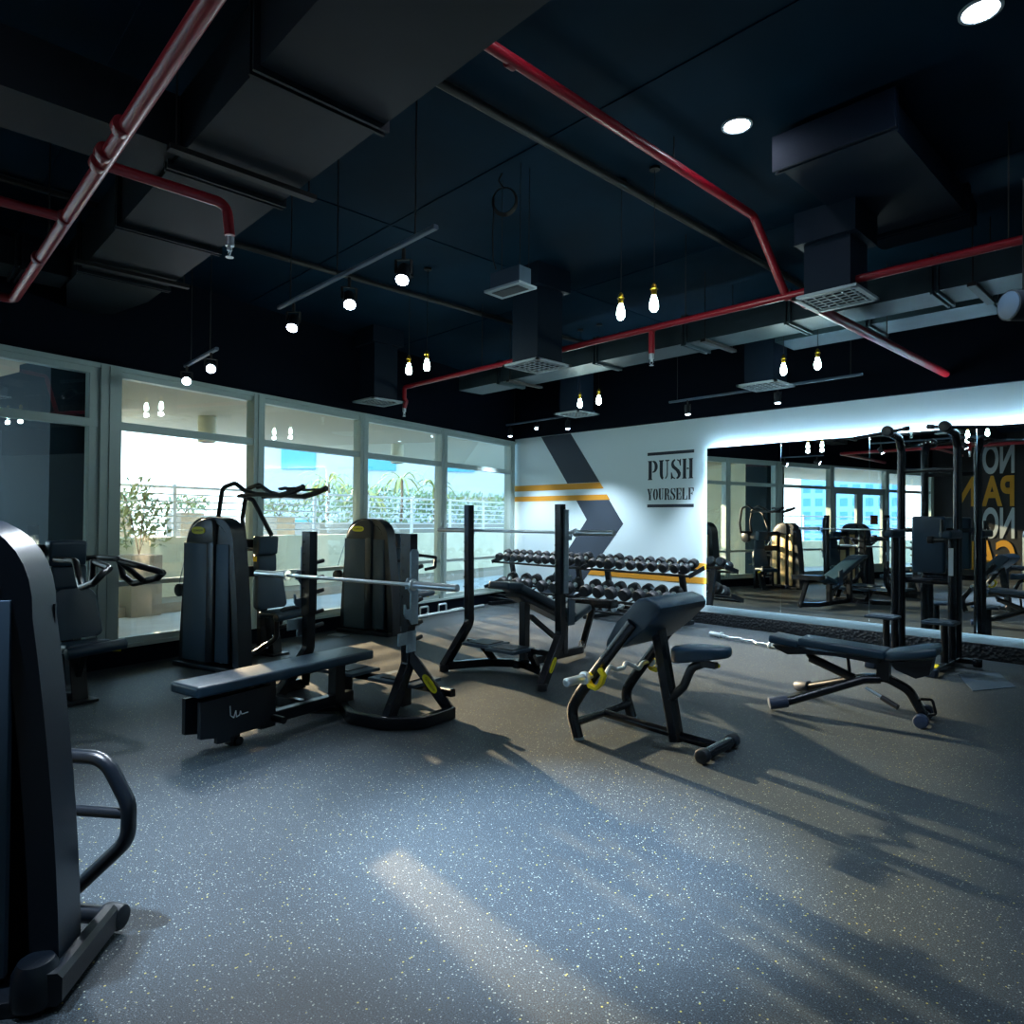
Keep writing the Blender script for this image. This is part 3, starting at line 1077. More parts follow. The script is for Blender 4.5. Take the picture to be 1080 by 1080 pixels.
# C: overhead machine
t = thing('pulldown_machine', 'weight machine with high curved overhead handles in front of the second window', 'exercise machine', (-7.29, 2.67, 0), R(MANG))
tower(t)
cable_side(t)
seat_unit(t, 0.78, -0.02)
loop_guard(t, None, 0.14)
for s, off in ((-1, 0.0), (1, 0.34)):
    b = MB()
    yy = 0.52 + off
    b.tube([(-0.60, yy, 1.30), (-0.64, yy, 1.54), (-0.57, yy, 1.90), (-0.36, yy, 1.95), (-0.20, yy, 1.86), (-0.02, yy, 1.82), (0.36, yy, 1.80), (0.55, yy, 1.84), (0.70, yy, 1.89)], 0.026, 0.10)
    b.tube([(0.24, yy, 1.82), (0.10, yy - 0.02, 1.90), (0.02, yy - .02, 1.89)], 0.02, 0.03)
    b.tube([(0.68, yy, 1.88), (0.40, yy - 0.06, 1.87)], 0.014)
    b.tube([(-0.30, yy, 1.80), (0.10, yy, 1.82)], 0.022)
    b.build('overhead_arm', M['black'], t)
    b = MB()
    b.tube([(0.36, yy, 1.80), (0.55, yy, 1.84), (0.70, yy, 1.89)], 0.031, 0.08)
    b.build('hand_grip', M['rubber'], t)
b = MB()
b.tube([(-0.30, 0.55, 1.81), (-0.16, 0.60, 1.76), (0.08, 0.66, 1.36)], 0.026, 0.07)
b.tube([(-0.60, 0.52, 1.32), (-0.60, 0.86, 1.32)], 0.03)
b.build('link_strut', M['black'], t)
b = MB()
b.cyl((-0.62, 0.62, 1.20), (-0.62, 0.72, 1.20), 0.13, seg=24, bev=0.015)
b.bar([(-0.62, 0.67, 1.20), (-0.17, 0.67, 1.22)], 0.05, 0.08)
b.build('cam_wheel', M['black'], t)

# D: far tower machine
t = thing('row_machine', 'weight machine with arched tower in front of the third window, behind the bench press', 'exercise machine', (-8.10, 5.03, 0), R(MANG))
tower(t)
cable_side(t)
seat_unit(t, 0.80, 0.02)
b = MB()
b.tube([(-0.05, 0.2, 0.98), (0.15, 0.55, 0.96), (0.28, 0.72, 1.04), (0.38, 1.0, 1.0)], 0.024, 0.08)
b.tube([(0.38, 1.0, 1.0), (0.44, 0.9, 0.86), (0.40, 0.72, 0.84)], 0.024, 0.06)
b.build('press_arm', M['black'], t)

# A: nearest machine, left edge
t = thing('foreground_weight_machine', 'large dark weight machine cut off by the left edge, nearest in view', 'exercise machine', (-2.93, .135, 0), R(58))
tower(t)
dx, dy = 0.275, 0.08
b = MB()
b.tube([(-0.42 + dx, 0.33 + dy, .645), (0.07 + dx, 0.33 + dy, 0.645), (0.17 + dx, 0.33 + dy, 0.48), (0.17 + dx, 0.33 + dy, 0.35), (-0.13 + dx, 0.33 + dy, 0.07)], 0.027, 0.11, seg=16)
b.tube([(-0.42 + dx, 0.33 + dy, 0.44), (0.155 + dx, 0.33 + dy, 0.445)], 0.021, seg=14)
b.build('foot_guard', M['black'], t)
b = MB()
b.cyl((-0.45 + dx, 0.33 + dy, 0.06), (0.08 + dx, 0.33 + dy, 0.06), 0.032, seg=18)
b.build('floor_tube', M['black'], t)
b = MB()
b.cyl((0.07 + dx, 0.33 + dy, 0.06), (0.155 + dx, 0.33 + dy, 0.06), 0.046, seg=22, bev=0.012)
b.build('end_cap', M['rubber'], t)
b = MB()
b.bar([(0.34 + dx * .6, 0.0, 0.075), (0.12 + dx, 0.30 + dy, 0.07)], 0.06, 0.10, ch=0.02)
b.build('floor_arm', M['black'], t)
b = MB()
b.lathe([(0, 0), (0.065, 0), (0.07, 0.02), (0.066, 0.10), (0.05, 0.13), (0, 0.14)], (0.43, 0.02, 0.02), (0, 0, 1), 20)
b.build('pivot_cover', M['black'], t)
for c_ in t.children:
    if c_.name.split('.')[0] in ('foot_guard', 'floor_tube', 'end_cap', 'floor_arm', 'pivot_cover'):
        c_.rotation_euler = (0, 0, R(-20))
b = MB()
b.bar([(-0.42 + dx, 0.15, 0.60), (-0.42 + dx, 0.45 + dy, 0.60)], 0.05, 0.1)
b.bar([(-0.42 + dx, 0.40 + dy, 0.02), (-0.42 + dx, 0.40 + dy, 0.75)], 0.06, 0.06, up=(1, 0, 0))
b.build('rear_frame', M['black'], t)


# ------------------------------------------------------------------ barbells
def barbell(b, x0, x1, y, z, r=0.014, sleeve=0.30, rs=0.025):
    b.cyl((x0 + sleeve, y, z), (x1 - sleeve, y, z), r)
    for s, xe in ((1, x0), (-1, x1)):
        b.cyl((xe, y, z), (xe + s * sleeve, y, z), rs)
        b.cyl((xe + s * (sleeve - 0.012), y, z), (xe + s * (sleeve + 0.012), y, z), rs * 1.55, bev=0.004)
    return b


# E: bench press station, local x across, y along the bench
EA = math.atan2(0.2385, 0.971)
t = thing('bench_press_station', 'black flat bench press rack in the left middle of the floor', 'bench press', (-4.62, 1.5, 0), EA)
cushion('bench_pad', t, (0, 0.78, 0.445), (0.31, 1.56, 0.07), (0, 0, 0), 0.022)
b = MB()
b.bar([(0, 0.10, 0.395), (0, 1.50, 0.395)], 0.06, 0.045)
b.box((0, 0.62, 0.23), (0.085, 0.12, 0.34))
b.box((0, 1.30, 0.23), (0.085, 0.10, 0.34))
b.bar([(0, 0.28, 0.115), (0, 1.45, 0.115)], 0.07, 0.085)
b.box((0, 0.36, 0.05), (0.07, 0.07, 0.08))
b.cyl((-0.05, 0.38, 0.03), (0.05, 0.38, 0.03), 0.03)
b.cyl((0.02, 0.66, 0.12), (0.16, 0.66, 0.12), 0.025)
b.build('bench_frame', M['black'], t)
for x in (-0.11, 0.06):
    b = MB()
    b.prism([(0.06, 0.13), (0.06, 0.365), (0.60, 0.375), (0.60, 0.12), (0.28, 0.09), (0.28, 0.06), (0.18, 0.07), (0.18, 0.11)], 'x', x, x + 0.035)
    b.build('side_plate', M['black'], t)
b = MB()
for pts in ([(0.27, 0.30), (0.275, 0.235), (0.30, 0.215), (0.315, 0.26), (0.32, 0.215), (0.345, 0.225), (0.35, 0.25), (0.36, 0.225), (0.41, 0.228)],):
    for (a, c), (d, e) in zip(pts, pts[1:]):
        b.bar([(0.0965, a, c), (0.0965, d, e)], 0.006, 0.006)
b.build('scribbled_mark', M['whiteink'], t, 'small white brush-lettered mark')
for s in (-1, 1):
    b = MB()
    b.box((s * 0.57, 1.50, 1.08), (0.10, 0.085, 0.72))
    for z in (0.95, 1.05, 1.15, 1.25, 1.35):
        b.cyl((s * 0.57 - 0.03, 1.455, z), (s * 0.57 - 0.03, 1.450, z), 0.009, seg=8)
    b.build('upright', M['frame'], t)
    b = MB()
    b.bar([(s * 0.57, 1.50, 0.80), (s * 0.57, 1.50, 0.42), (s * 0.62, 1.22, 0.05)], 0.075, 0.09, 0.10)
    b.bar([(s * 0.57, 1.50, 0.52), (s * 0.84, 1.70, 0.05)], 0.075, 0.075)
    o = b.build('splayed_leg', M['frame'], t)
    b = MB()
    b.prism([(1.445, 0.78), (1.47, 0.74), (1.545, 0.74), (1.545, 1.30), (1.52, 1.32), (1.475, 1.32), (1.455, 1.30), (1.455, 1.10), (1.42, 1.10), (1.40, 1.075), (1.40, 1.02), (1.425, 1.02), (1.455, 0.98), (1.455, 0.86), (1.41, 0.86), (1.40, 0.90), (1.385, 0.90), (1.385, 0.83), (1.41, 0.79)],
            'x', s * 0.57 - 0.062 if s < 0 else s * 0.57 + 0.052, s * 0.57 - 0.052 if s < 0 else s * 0.57 + 0.062)
    b.box((s * 0.57 + s * 0.058, 1.40, 0.64), (0.012, 0.16, 0.09))
    b.box((s * 0.57 + s * 0.058, 1.47, 0.61), (0.012, 0.10, 0.16))
    b.build('rack_plate', M['zinc'], t, 'brushed steel rack plate with hooks')
    for z in (1.16, 1.02, 0.90, 0.72, 0.60):
        b = MB()
        b.cyl((s * 0.57, 1.54, z), (s * 0.57, 1.66, z + 0.02), 0.018, bev=0.004)
        b.build('plate_peg', M['rubber'], t)
b = MB()
b.bar([(0, 1.36, 0.05), (0.30, 1.16, 0.05), (0.62, 1.18, 0.05), (0.84, 1.36, 0.05), (0.86, 1.70, 0.05)], 0.06, 0.09, 0.16)
b.bar([(0, 1.36, 0.05), (-0.30, 1.16, 0.05), (-0.62, 1.18, 0.05), (-0.84, 1.36, 0.05), (-0.86, 1.70, 0.05)], 0.06, 0.09, 0.16)
b.bar([(0.86, 1.70, 0.20), (0.0, 2.0, 0.12), (-0.86, 1.70, 0.20)], 0.05, 0.06, 0.1)
b.build('base_frame', M['frame'], t)
for x in (-0.34, 0.34):
    b = MB()
    b.box((x, 1.72, 0.235), (0.50, 0.34, 0.03), bev=0.008)
    b.build('spotter_step', M['panel'], t)
    b = MB()
    b.box((x, 1.72, 0.254), (0.30, 0.24, 0.008))
    b.box((x, 1.72, 0.12), (0.07, 0.10, 0.20))
    b.build('step_mat', M['rubber'], t)
leg_plate(t, (0.62, 1.535, 0.44), (0.80, 1.67, 0.12), (0.5, -0.85, 0.1), 0.043, 0.17, 0.055)
b = barbell(MB(), -1.16, 1.12, 0, 0, 0.0155, 0.42, 0.029)
o = b.build('barbell', M['chrome'])
o.location = Vector((-4.62, 1.5, 0)) + Vector((1.405 * -math.sin(EA), 1.405 * math.cos(EA), 1.055))
o.rotation_euler = (0, 0, EA)
tag(o, 'chrome barbell resting on the flat bench press rack', 'barbell')

# F: incline bench rack
t = thing('incline_bench_rack', 'black incline bench rack with a tilted backrest in front of the dumbbell racks', 'bench press', (-4.985, 4.715, 0), R(8))
for s in (-1, 1):
    b = MB()
    b.bar([(s * 0.585, 0.02, 1.71), (s * 0.585, 0.04, 0.46), (s * 0.62, -0.30, 0.05)], 0.075, 0.085, 0.14)
    for z in (0.85, 0.95, 1.12, 1.22, 1.32, 1.5):
        b.cyl((s * 0.585 - 0.02, -0.022, z), (s * 0.585 - 0.02, -0.03, z), 0.008, seg=8)
    b.build('upright', M['frame'], t)
    b = MB()
    xx = s * 0.585 + s * 0.045
    b.box((xx, 0.06, 1.26), (0.014, 0.07, 0.80))
    b.box((xx, 0.12, 1.39), (0.014, 0.06, 0.05))
    b.box((xx, 0.15, 1.43), (0.014, 0.02, 0.06))
    b.box((xx, 0.12, 1.0), (0.014, 0.06, 0.05))
    b.build('rack_plate', M['zinc'], t, 'brushed steel rack plate')
    b = MB()
    b.cyl((s * 0.62, -0.30, 0.0), (s * 0.62, -0.30, 0.07), 0.05, bev=0.01)
    b.build('foot', M['rubber'], t)
b = MB()
b.bar([(-0.62, -0.28, 0.055), (-0.35, 0.10, 0.07), (0.0, 0.20, 0.09), (0.35, 0.10, 0.07), (0.62, -0.28, 0.055)], 0.07, 0.08, 0.25)
b.bar([(0, 0.10, 0.09), (0, 1.32, 0.07), (-0.18, 1.62, 0.07)], 0.07, 0.08, 0.1)
b.bar([(-0.585, 0.03, 0.27), (0.585, 0.03, 0.27)], 0.04, 0.05)
b.bar([(-0.30, 0.15, 0.06), (-0.33, -0.02, 0.25)], 0.06, 0.06)
b.bar([(0.25, 0.15, 0.06), (0.28, -0.02, 0.25)], 0.06, 0.06)
b.build('base_frame', M['frame'], t)
b = MB()
b.bar([(0, 0.24, 0.07), (0, 0.24, 0.72)], 0.08, 0.09, up=(0, 1, 0))
b.build('backrest_post', M['black'], t)
for x, y in ((-0.30, -0.02), (0.08, -0.10)):
    b = MB()
    b.box((x, y, 0.285), (0.36, 0.34, 0.03), bev=0.006)
    b.build('spotter_step', M['panel'], t)
    b = MB()
    b.box((x, y, 0.303), (0.27, 0.25, 0.008))
    b.build('step_mat', M['rubber'], t)
# backrest: high end near the uprights
ang = math.atan2(0.47 - 0.86, 1.02 - 0.02)
cushion('backrest', t, (0, 0.50, 0.70), (0.30, 1.06, 0.075), (ang, 0, 0), 0.025)
cushion('head_rest', t, (0, -0.06, 0.905), (0.26, 0.26, 0.07), (R(-4), 0, 0), 0.025)
b = MB()
b.bar([(0, 0.05, 0.80), (0, 0.98, 0.43)], 0.20, 0.05)
b.bar([(0, 0.35, 0.55), (0, 0.92, 0.20)], 0.05, 0.05)
b.bar([(0, 0.95, 0.08), (0, 0.95, 0.45)], 0.08, 0.09, up=(0, 1, 0))
b.build('backrest_frame', M['black'], t)
cushion('seat', t, (0, 1.12, 0.52), (0.33, 0.36, 0.075), (R(18), 0, 0), 0.03)
b = MB()
b.prism([(0.80, 0.42), (0.92, 0.42), (0.92, 0.68), (0.80, 0.71)], 'x', 0.155, 0.175)
b.build('side_panel', M['panel'], t, 'slate side panel')
b = MB()
b.bar([(-0.18, 1.62, 0.03), (-0.03, 1.62, 0.52)], 0.07, 0.05, up=(0, 1, 0))
b.bar([(-0.30, 1.62, 0.565), (0.26, 1.62, 0.585)], 0.16, 0.09)
b.build('foot_support', M['frame'], t)
leg_plate(t, (0.605, -0.12, 0.28), (0.612, -0.22, 0.15), (1, 0, 0), 0.041, 0.16, 0.05)
b = barbell(MB(), -1.12, 1.12, 0, 0, 0.0145, 0.42, 0.025)
o = b.build('barbell', M['chrome'])
A8 = R(8)
o.location = Vector((-4.985, 4.715, 0)) + Vector((0.115 * -math.sin(A8), 0.115 * math.cos(A8), 1.44))
o.rotation_euler = (0, 0, A8)
tag(o, 'chrome barbell resting high on the incline bench rack', 'barbell')

# H: preacher curl bench
t = thing('preacher_curl_bench', 'black preacher curl bench with angled arm pad at centre right', 'bench', (-3.25, 4.05, 0), R(4))
for s in (-1, 1):
    b = MB()
    b.tube([(0.03, s * 0.35, 0.0), (-0.04, s * 0.35, 0.20), (0.05, s * 0.35, 0.34), (0.46, s * 0.35 * 0.95, 0.87)], 0.04, 0.14, seg=14)
    b.build('leg', M['frame'], t)
    b = MB()
    b.cyl((0.03, s * 0.35, 0.0), (0.028, s * 0.35, 0.02), 0.04)
    b.build('foot_cap', M['zinc'], t)
    b = MB()
    b.ring([(0.155, 0.50), (0.12, 0.46), (0.16, 0.40), (0.22, 0.39), (0.27, 0.44), (0.29, 0.50), (0.25, 0.55)],
           [(0.175, 0.485), (0.15, 0.46), (0.175, 0.425), (0.215, 0.415), (0.245, 0.45), (0.265, 0.50), (0.235, 0.53)], 'y', s * 0.40 - 0.02, s * 0.40 + 0.02)
    b.build('bar_hook', M['yellow'], t, 'yellow bar hook')
b = MB()
b.tube([(0.0, -0.35, 0.115), (0.0, 0.35, 0.115)], 0.03, seg=12)
b.tube([(0.0, 0.0, 0.115), (0.64, 0.02, 0.075)], 0.03, seg=12)
b.tube([(0.62, 0.02, 0.07), (0.90, 0.04, 0.055)], 0.033, seg=12)
b.build('floor_frame', M['frame'], t)
b = MB()
b.bar([(0.60, 0.02, 0.03), (0.44, 0.0, 0.90)], 0.085, 0.10, up=(1, 0, 0), ch=0.025)
b.build('pad_post', M['frame'], t)
b = MB()
b.cyl((0.90, -0.19, 0.05), (0.90, 0.25, 0.05), 0.038)
b.build('rear_bar', M['frame'], t)
for y0, y1 in ((-0.22, -0.15), (0.21, 0.28)):
    b = MB()
    b.cyl((0.90, y0, 0.05), (0.90, y1, 0.05), 0.048, seg=18, bev=0.012)
    b.build('foot_cap', M['rubber'], t)
b = MB()
prof = [(0.235, 0.69), (0.25, 0.665), (0.285, 0.66), (0.40, 0.71), (0.55, 0.84), (0.655, 0.94), (0.665, 0.985), (0.64, 1.02), (0.56, 1.045), (0.50, 1.035), (0.455, 1.0), (0.33, 0.86), (0.245, 0.735)]
b.prism(prof, 'y', -0.33, 0.33, smooth=True)
es = [e for e in b.bm.edges if abs(e.verts[0].co.y - e.verts[1].co.y) < 1e-6]
bmesh.ops.bevel(b.bm, geom=es, offset=0.02, segments=3, affect='EDGES', profile=0.5)
for f in b.bm.faces:
    f.smooth = True
b.build('arm_pad', M['pad'], t)
b = MB()
b.tube([(0.56, 0.0, 0.32), (0.66, 0.0, 0.42), (0.72, 0.0, 0.56), (0.80, 0.0, 0.60)], 0.03, 0.08)
b.box((0.83, 0, 0.60), (0.14, 0.05, 0.04))
b.build('seat_bracket', M['black'], t)
b = MB()
outl = [(0.60, 0.0)] + arc(0.70, 0.0, 0.11, 0.15, 180, 90, 6) + arc(0.86, 0.0, 0.14, 0.105, 90, -90, 10) + arc(0.70, 0.0, 0.11, 0.15, -90, -180, 6)
b.prism(outl, 'z', 0.585, 0.695, smooth=True)
es = [e for e in b.bm.edges if abs(e.verts[0].co.z - e.verts[1].co.z) < 1e-6]
bmesh.ops.bevel(b.bm, geom=es, offset=0.025, segments=3, affect='EDGES', profile=0.5)
for v in b.bm.verts:
    v.co.z += (v.co.x - 0.60) * (0.10 if v.co.z > 0.64 else 0.20)
for f in b.bm.faces:
    f.smooth = True
b.build('saddle_seat', M['pad'], t)
b = MB()
b.bar([(0.80, 0.02, 0.595), (0.90, 0.05, 0.59)], 0.05, 0.02)
b.build('release_lever', M['yellow'], t, 'yellow release lever')
b = MB()
b.box((0.445, -0.052, 0.80), (0.03, 0.008, 0.05))
b.build('post_sticker', M['yellow'], t, 'small yellow sticker')


# EZ curl bars
def ez_bar(name, p, q, label, roll=0.0, group=None, L=1.2):
    """curl bar from p towards q, zigzag in the middle"""
    p, q = Vector(p), Vector(q)
    d = (q - p).normalized()
    sd = d.cross(Vector((0, 0, 1))).normalized()
    sd = Matrix.Rotation(roll, 3, d) @ sd
    b = MB()
    P = lambda a, w: p + d * a + sd * w
    h = L / 2
    z = [(0.0, 0), (h - 0.30, 0), (h - 0.22, 0.035), (h - 0.10, -0.035), (h - 0.05, 0.0), (h + 0.05, 0.0), (h + 0.10, -0.035), (h + 0.22, 0.035), (h + 0.30, 0), (L, 0)]
    b.tube([P(a, w) for a, w in z], 0.016, 0.03)
    for a0, a1 in ((0, 0.19), (L - 0.19, L)):
        b.cyl(P(a0, 0), P(a1, 0), 0.029, bev=0.003)
    for a in (0.20, L - 0.20):
        b.cyl(P(a - 0.014, 0), P(a + 0.014, 0), 0.044, bev=0.004)
    o = b.build(name, M['chrome'])
    return tag(o, label, 'curl bar', group)


ca, sa = math.cos(R(4)), math.sin(R(4))
LH = lambda x, y, z: (-3.25 + x * ca - y * sa, 4.05 + x * sa + y * ca, z)
ez_bar('curl_bar', LH(0.155, -0.66, 0.475), LH(0.185, 0.58, 0.475), 'zigzag curl bar resting in the yellow hooks of the preacher bench', R(60), L=1.24)
ez_bar('curl_bar', (-4.90, 8.40, 0.037), (-3.70, 8.10, 0.037), 'zigzag curl bar lying on the floor below the mirrors', R(5))

# K: adjustable bench
t = thing('adjustable_bench', 'low adjustable bench with padded seat and slanted tubular legs at right', 'bench', (-1.655, 6.02, 0), R(8.5))
cushion('back_pad', t, (-0.58, 0.0, 0.525), (0.66, 0.28, 0.07), (0, R(3), 0), 0.024)
cushion('head_pad', t, (-1.03, 0.0, 0.53), (0.25, 0.27, 0.065), (0, R(6), 0), 0.02)
b = MB()
outl = [(-0.27, -0.10), (-0.27, 0.10), (-0.20, 0.16), (0.02, 0.20), (0.10, 0.17), (0.12, 0.0), (0.10, -0.17), (0.02, -0.20), (-0.20, -0.16)]
b.prism(outl, 'z', 0.455, 0.53, smooth=True)
es = [e for e in b.bm.edges if abs(e.verts[0].co.z - e.verts[1].co.z) < 1e-6]
bmesh.ops.bevel(b.bm, geom=es, offset=0.028, segments=3, affect='EDGES', profile=0.5)
for v in b.bm.verts:
    v.co.z += (v.co.x + 0.27) * 0.24
for f in b.bm.faces:
    f.smooth = True
b.build('seat', M['pad'], t)
b = MB()
b.prism([(-0.22, 0.46), (0.07, 0.52), (0.05, 0.40), (-0.04, 0.36), (-0.18, 0.41)], 'y', -0.13, 0.13)
b.build('seat_pan', M['black'], t)
b = MB()
b.prism([(-1.13, 0.49), (-0.30, 0.47), (-0.30, 0.43), (-0.62, 0.455), (-0.86, 0.44), (-1.0, 0.42), (-1.10, 0.46)], 'y', -0.10, 0.10)
b.build('back_frame', M['black'], t)
for s in (-1, 1):
    b = MB()
    b.tube([(-0.98, s * 0.36, 0.055), (-0.42, s * 0.06, 0.285), (-0.30, s * 0.03, 0.30)], 0.034, 0.08, seg=14)
    b.build('leg', M['frame'], t)
    b = MB()
    b.cyl((-1.06, s * 0.405, 0.052), (-0.93, s * 0.335, 0.08), 0.05, seg=18, bev=0.012)
    b.build('foot_cap', M['bluecap'], t)
b = MB()
b.bar([(-0.45, 0.0, 0.285), (-0.26, 0.0, 0.315), (-0.10, 0.0, 0.24), (0.0, 0.0, 0.05)], 0.07, 0.06, 0.15)
b.build('front_leg', M['frame'], t)
b = MB()
b.cyl((0.0, -0.15, 0.05), (0.0, 0.15, 0.05), 0.034)
b.build('front_bar', M['frame'], t)
for s in (-1, 1):
    b = MB()
    b.cyl((0.0, s * 0.13, 0.052), (0.0, s * 0.21, 0.052), 0.052, seg=18, bev=0.012)
    b.build('foot_cap', M['bluecap'], t)
b = MB()
b.tube([(-0.03, 0.05, 0.17), (0.05, 0.05, 0.18), (0.075, 0.05, 0.07), (0.02, 0.05, 0.05)], 0.011, 0.02)
b.build('carry_handle', M['black'], t)
b = MB()
b.tube([(-0.86, 0.0, 0.43), (-0.82, 0, 0.38)], 0.022)
b.tube([(-0.84, 0.0, 0.40), (-0.50, 0, 0.275)], 0.037, seg=14)
b.tube([(-0.55, 0.0, 0.29), (-0.38, 0, 0.26)], 0.016)
b.build('gas_strut', M['black'], t)
b = MB()
b.tube([(-0.40, -0.05, 0.22), (-0.16, -0.13, 0.12)], 0.014)
b.build('adjuster_rod', M['zinc'], t)
b = MB()
b.tube([(-0.28, -0.09, 0.17), (-0.16, -0.13, 0.12)], 0.022)
b.build('adjuster_grip', M['rubber'], t)
b = MB()
b.tube([(-0.55, 0.0, 0.49), (-0.53, 0, 0.30)], 0.014)
b.build('support_rod', M['black'], t)
b = MB()
b.box((-0.28, 0, 0.38), (0.09, 0.10, 0.16))
b.build('hinge_bracket', M['black'], t)

# L: pull-up and dip station
t = thing('pull_up_dip_station', 'tall black pull-up and dip station in front of the mirrors', 'exercise station', (-2.39, 8.86, 0), 0)
for s in (-1, 1):
    x = s * 0.285
    b = MB()
    b.tube([(x, 0.0, 0.05), (x, 0.0, 2.44), (x, -0.10, 2.56), (x - 0.02, -0.36, 2.60)], 0.044, 0.14, seg=14)
    b.build('main_column', M['frame'], t)
    b = MB()
    b.cyl((x - 0.02, -0.35, 2.60), (x - 0.025, -0.44, 2.61), 0.06, seg=18, bev=0.012)
    b.build('column_cap', M['rubber'], t)
    b = MB()
    b.tube([(x, -0.22, 0.05), (x, -0.22, 1.40)], 0.04, seg=14)
    b.build('dip_column', M['frame'], t)
    b = MB()
    b.tube([(x, -0.50, 0.05), (x, -0.50, 0.50)], 0.036, seg=12)
    b.build('step_column', M['frame'], t)
    b = MB()
    b.box((x - 0.02, -0.56, 0.51), (0.30, 0.28, 0.03), bev=0.01)
    b.box((x - 0.02, -0.56, 0.527), (0.24, 0.22, 0.01))
    b.build('step_plate', M['panel'], t)
    b = MB()
    b.bar([(x, 0.10, 0.05), (x, -0.95, 0.05)], 0.07, 0.06)
    b.build('floor_rail', M['frame'], t)
    b = MB()
    b.box((x, -0.97, 0.04), (0.11, 0.12, 0.08), bev=0.02)
    b.build('foot', M['bluecap'], t)
    b = MB()
    b.bar([(x, -0.05, 0.05), (x + s * 0.22, -0.05, 0.05)], 0.06, 0.05)
    b.cyl((x + s * 0.20, -0.05, 0.0), (x + s * 0.20, -0.05, 0.09), 0.045, bev=0.01)
    b.build('side_foot', M['frame'], t)
    cushion('forearm_pad', t, (x, -0.26, 1.44), (0.12, 0.46, 0.09), (0, 0, 0), 0.03)
    b = MB()
    b.cyl((x - 0.12, -0.47, 1.38), (x, -0.47, 1.38), 0.026)
    b.cyl((x - 0.17, -0.47, 1.38), (x - 0.11, -0.47, 1.38), 0.042, bev=0.01)
    b.cyl((x - 0.03, -0.47, 1.38), (x - 0.03, -0.48, 1.60), 0.018)
    b.build('dip_handle', M['black'], t)
    b = MB()
    b.cyl((x + s * 0.02, -0.36, 2.60), (x + s * 0.42, -0.30, 2.57), 0.019)
    b.cyl((x - s * 0.02, -0.40, 2.60), (x - s * 0.17, -0.38, 2.62), 0.018)
    b.cyl((x - s * 0.13, -0.385, 2.615), (x - s * 0.20, -0.375, 2.625), 0.026, bev=0.006)
    b.build('pull_up_grip', M['frame'], t)
b = MB()
b.tube([(-0.285, 0, 2.17), (0.285, 0, 2.17)], 0.026)
b.tube([(-0.285, 0, 0.90), (0.285, 0, 0.90)], 0.034)
b.tube([(-0.285, 0, 1.48), (0.285, 0, 1.48)], 0.026)
b.tube([(-0.285, 0.0, 0.10), (0.285, 0.0, 0.10)], 0.03)
b.build('cross_bars', M['frame'], t)
cushion('back_pad', t, (0.03, -0.10, 1.32), (0.33, 0.085, 0.64), (0, 0, 0), 0.03)
b = MB()
b.box((0, -0.04, 1.3), (0.10, 0.05, 0.4))
b.build('back_bracket', M['black'], t)
b = MB()
b.box((0.285, -0.262, 1.14), (0.045, 0.004, 0.30))
b.build('instruction_label', M['whiteink'], t, 'pale instruction label')
b = MB()
b.box((0.28, -0.86, 0.09), (0.07, 0.10, 0.012), rot=(R(10), 0, 0))
b.build('warning_sticker', M['yellow'], t, 'yellow sticker')

# ------------------------------------------------------------------ dumbbell racks
def dumbbell_mesh(name, r, L, hl, hr):
    b = MB()
    b.cyl((0, -L / 2 + hl * .5, 0), (0, L / 2 - hl * .5, 0), hr, seg=10, mi=1)
    for s in (-1, 1):
        y0, y1 = s * (L / 2 - hl), s * L / 2
        b.cyl((0, y0, 0), (0, y1, 0), r, seg=20, bev=r * 0.16)
        b.cyl((0, y1, 0), (0, y1 + s * 0.002, 0), r * 0.62, seg=20, mi=2)
        b.cyl((0, y0 - s * 0.012, 0), (0, y0, 0), r * 0.45, seg=14, mi=1)
    bmx = b.build(name, [M['rubber'], M['chrome'], M['black']])
    me = bmx.data
    bpy.data.objects.remove(bmx, do_unlink=True)
    return me


TILT = R(-9)


def rack(x0, x1, label):
    t = thing('dumbbell_rack', label, 'rack', ((x0 + x1) / 2, 8.82, 0), 0, 'dumbbell racks along the white wall')
    w = (x1 - x0) / 2
    for s in (-1, 1):
        x = s * (w - 0.28)
        b = MB()
        b.bar([(x, 0.20, 0.02), (x, 0.02, 0.82)], 0.09, 0.06, up=(0, 1, 0))
        b.build('upright', M['black'], t)
        b = MB()
        b.bar([(x, -0.52, 0.035), (x, 0.32, 0.035)], 0.08, 0.06)
        b.build('foot', M['black'], t)
    for z, y in ((0.83, -0.02), (0.365, -0.20)):
        b = MB()
        for dy, dz in ((-0.12, -0.03), (0.12, 0.045)):
            b.bar([(-w, y + dy, z + dz - .035), (w, y + dy, z + dz - 0.035)], 0.05, 0.035)
        for k in range(5):
            x = -w + 0.04 + (2 * w - 0.08) * k / 4
            b.bar([(x, y - 0.14, z - .065), (x, y + 0.15, z + .02)], 0.03, 0.02)
        for s in (-1, 1):
            b.bar([(s * (w + 0.004), y - 0.2, z - 0.06), (s * (w + 0.004), y + 0.2, z + 0.045)], 0.01, 0.07)
        b.build('tray', M['black'], t)
    b = MB()
    b.bar([(-w + 0.28, 0.17, 0.16), (w - 0.28, 0.17, 0.16)], 0.05, 0.06)
    b.bar([(-w, -0.36, 0.12), (w, -0.36, 0.12)], 0.05, 0.03)
    b.bar([(-w, -0.14, 0.155), (w, -0.14, 0.155)], 0.05, 0.03)
    b.build('lower_tray', M['black'], t)
    return t


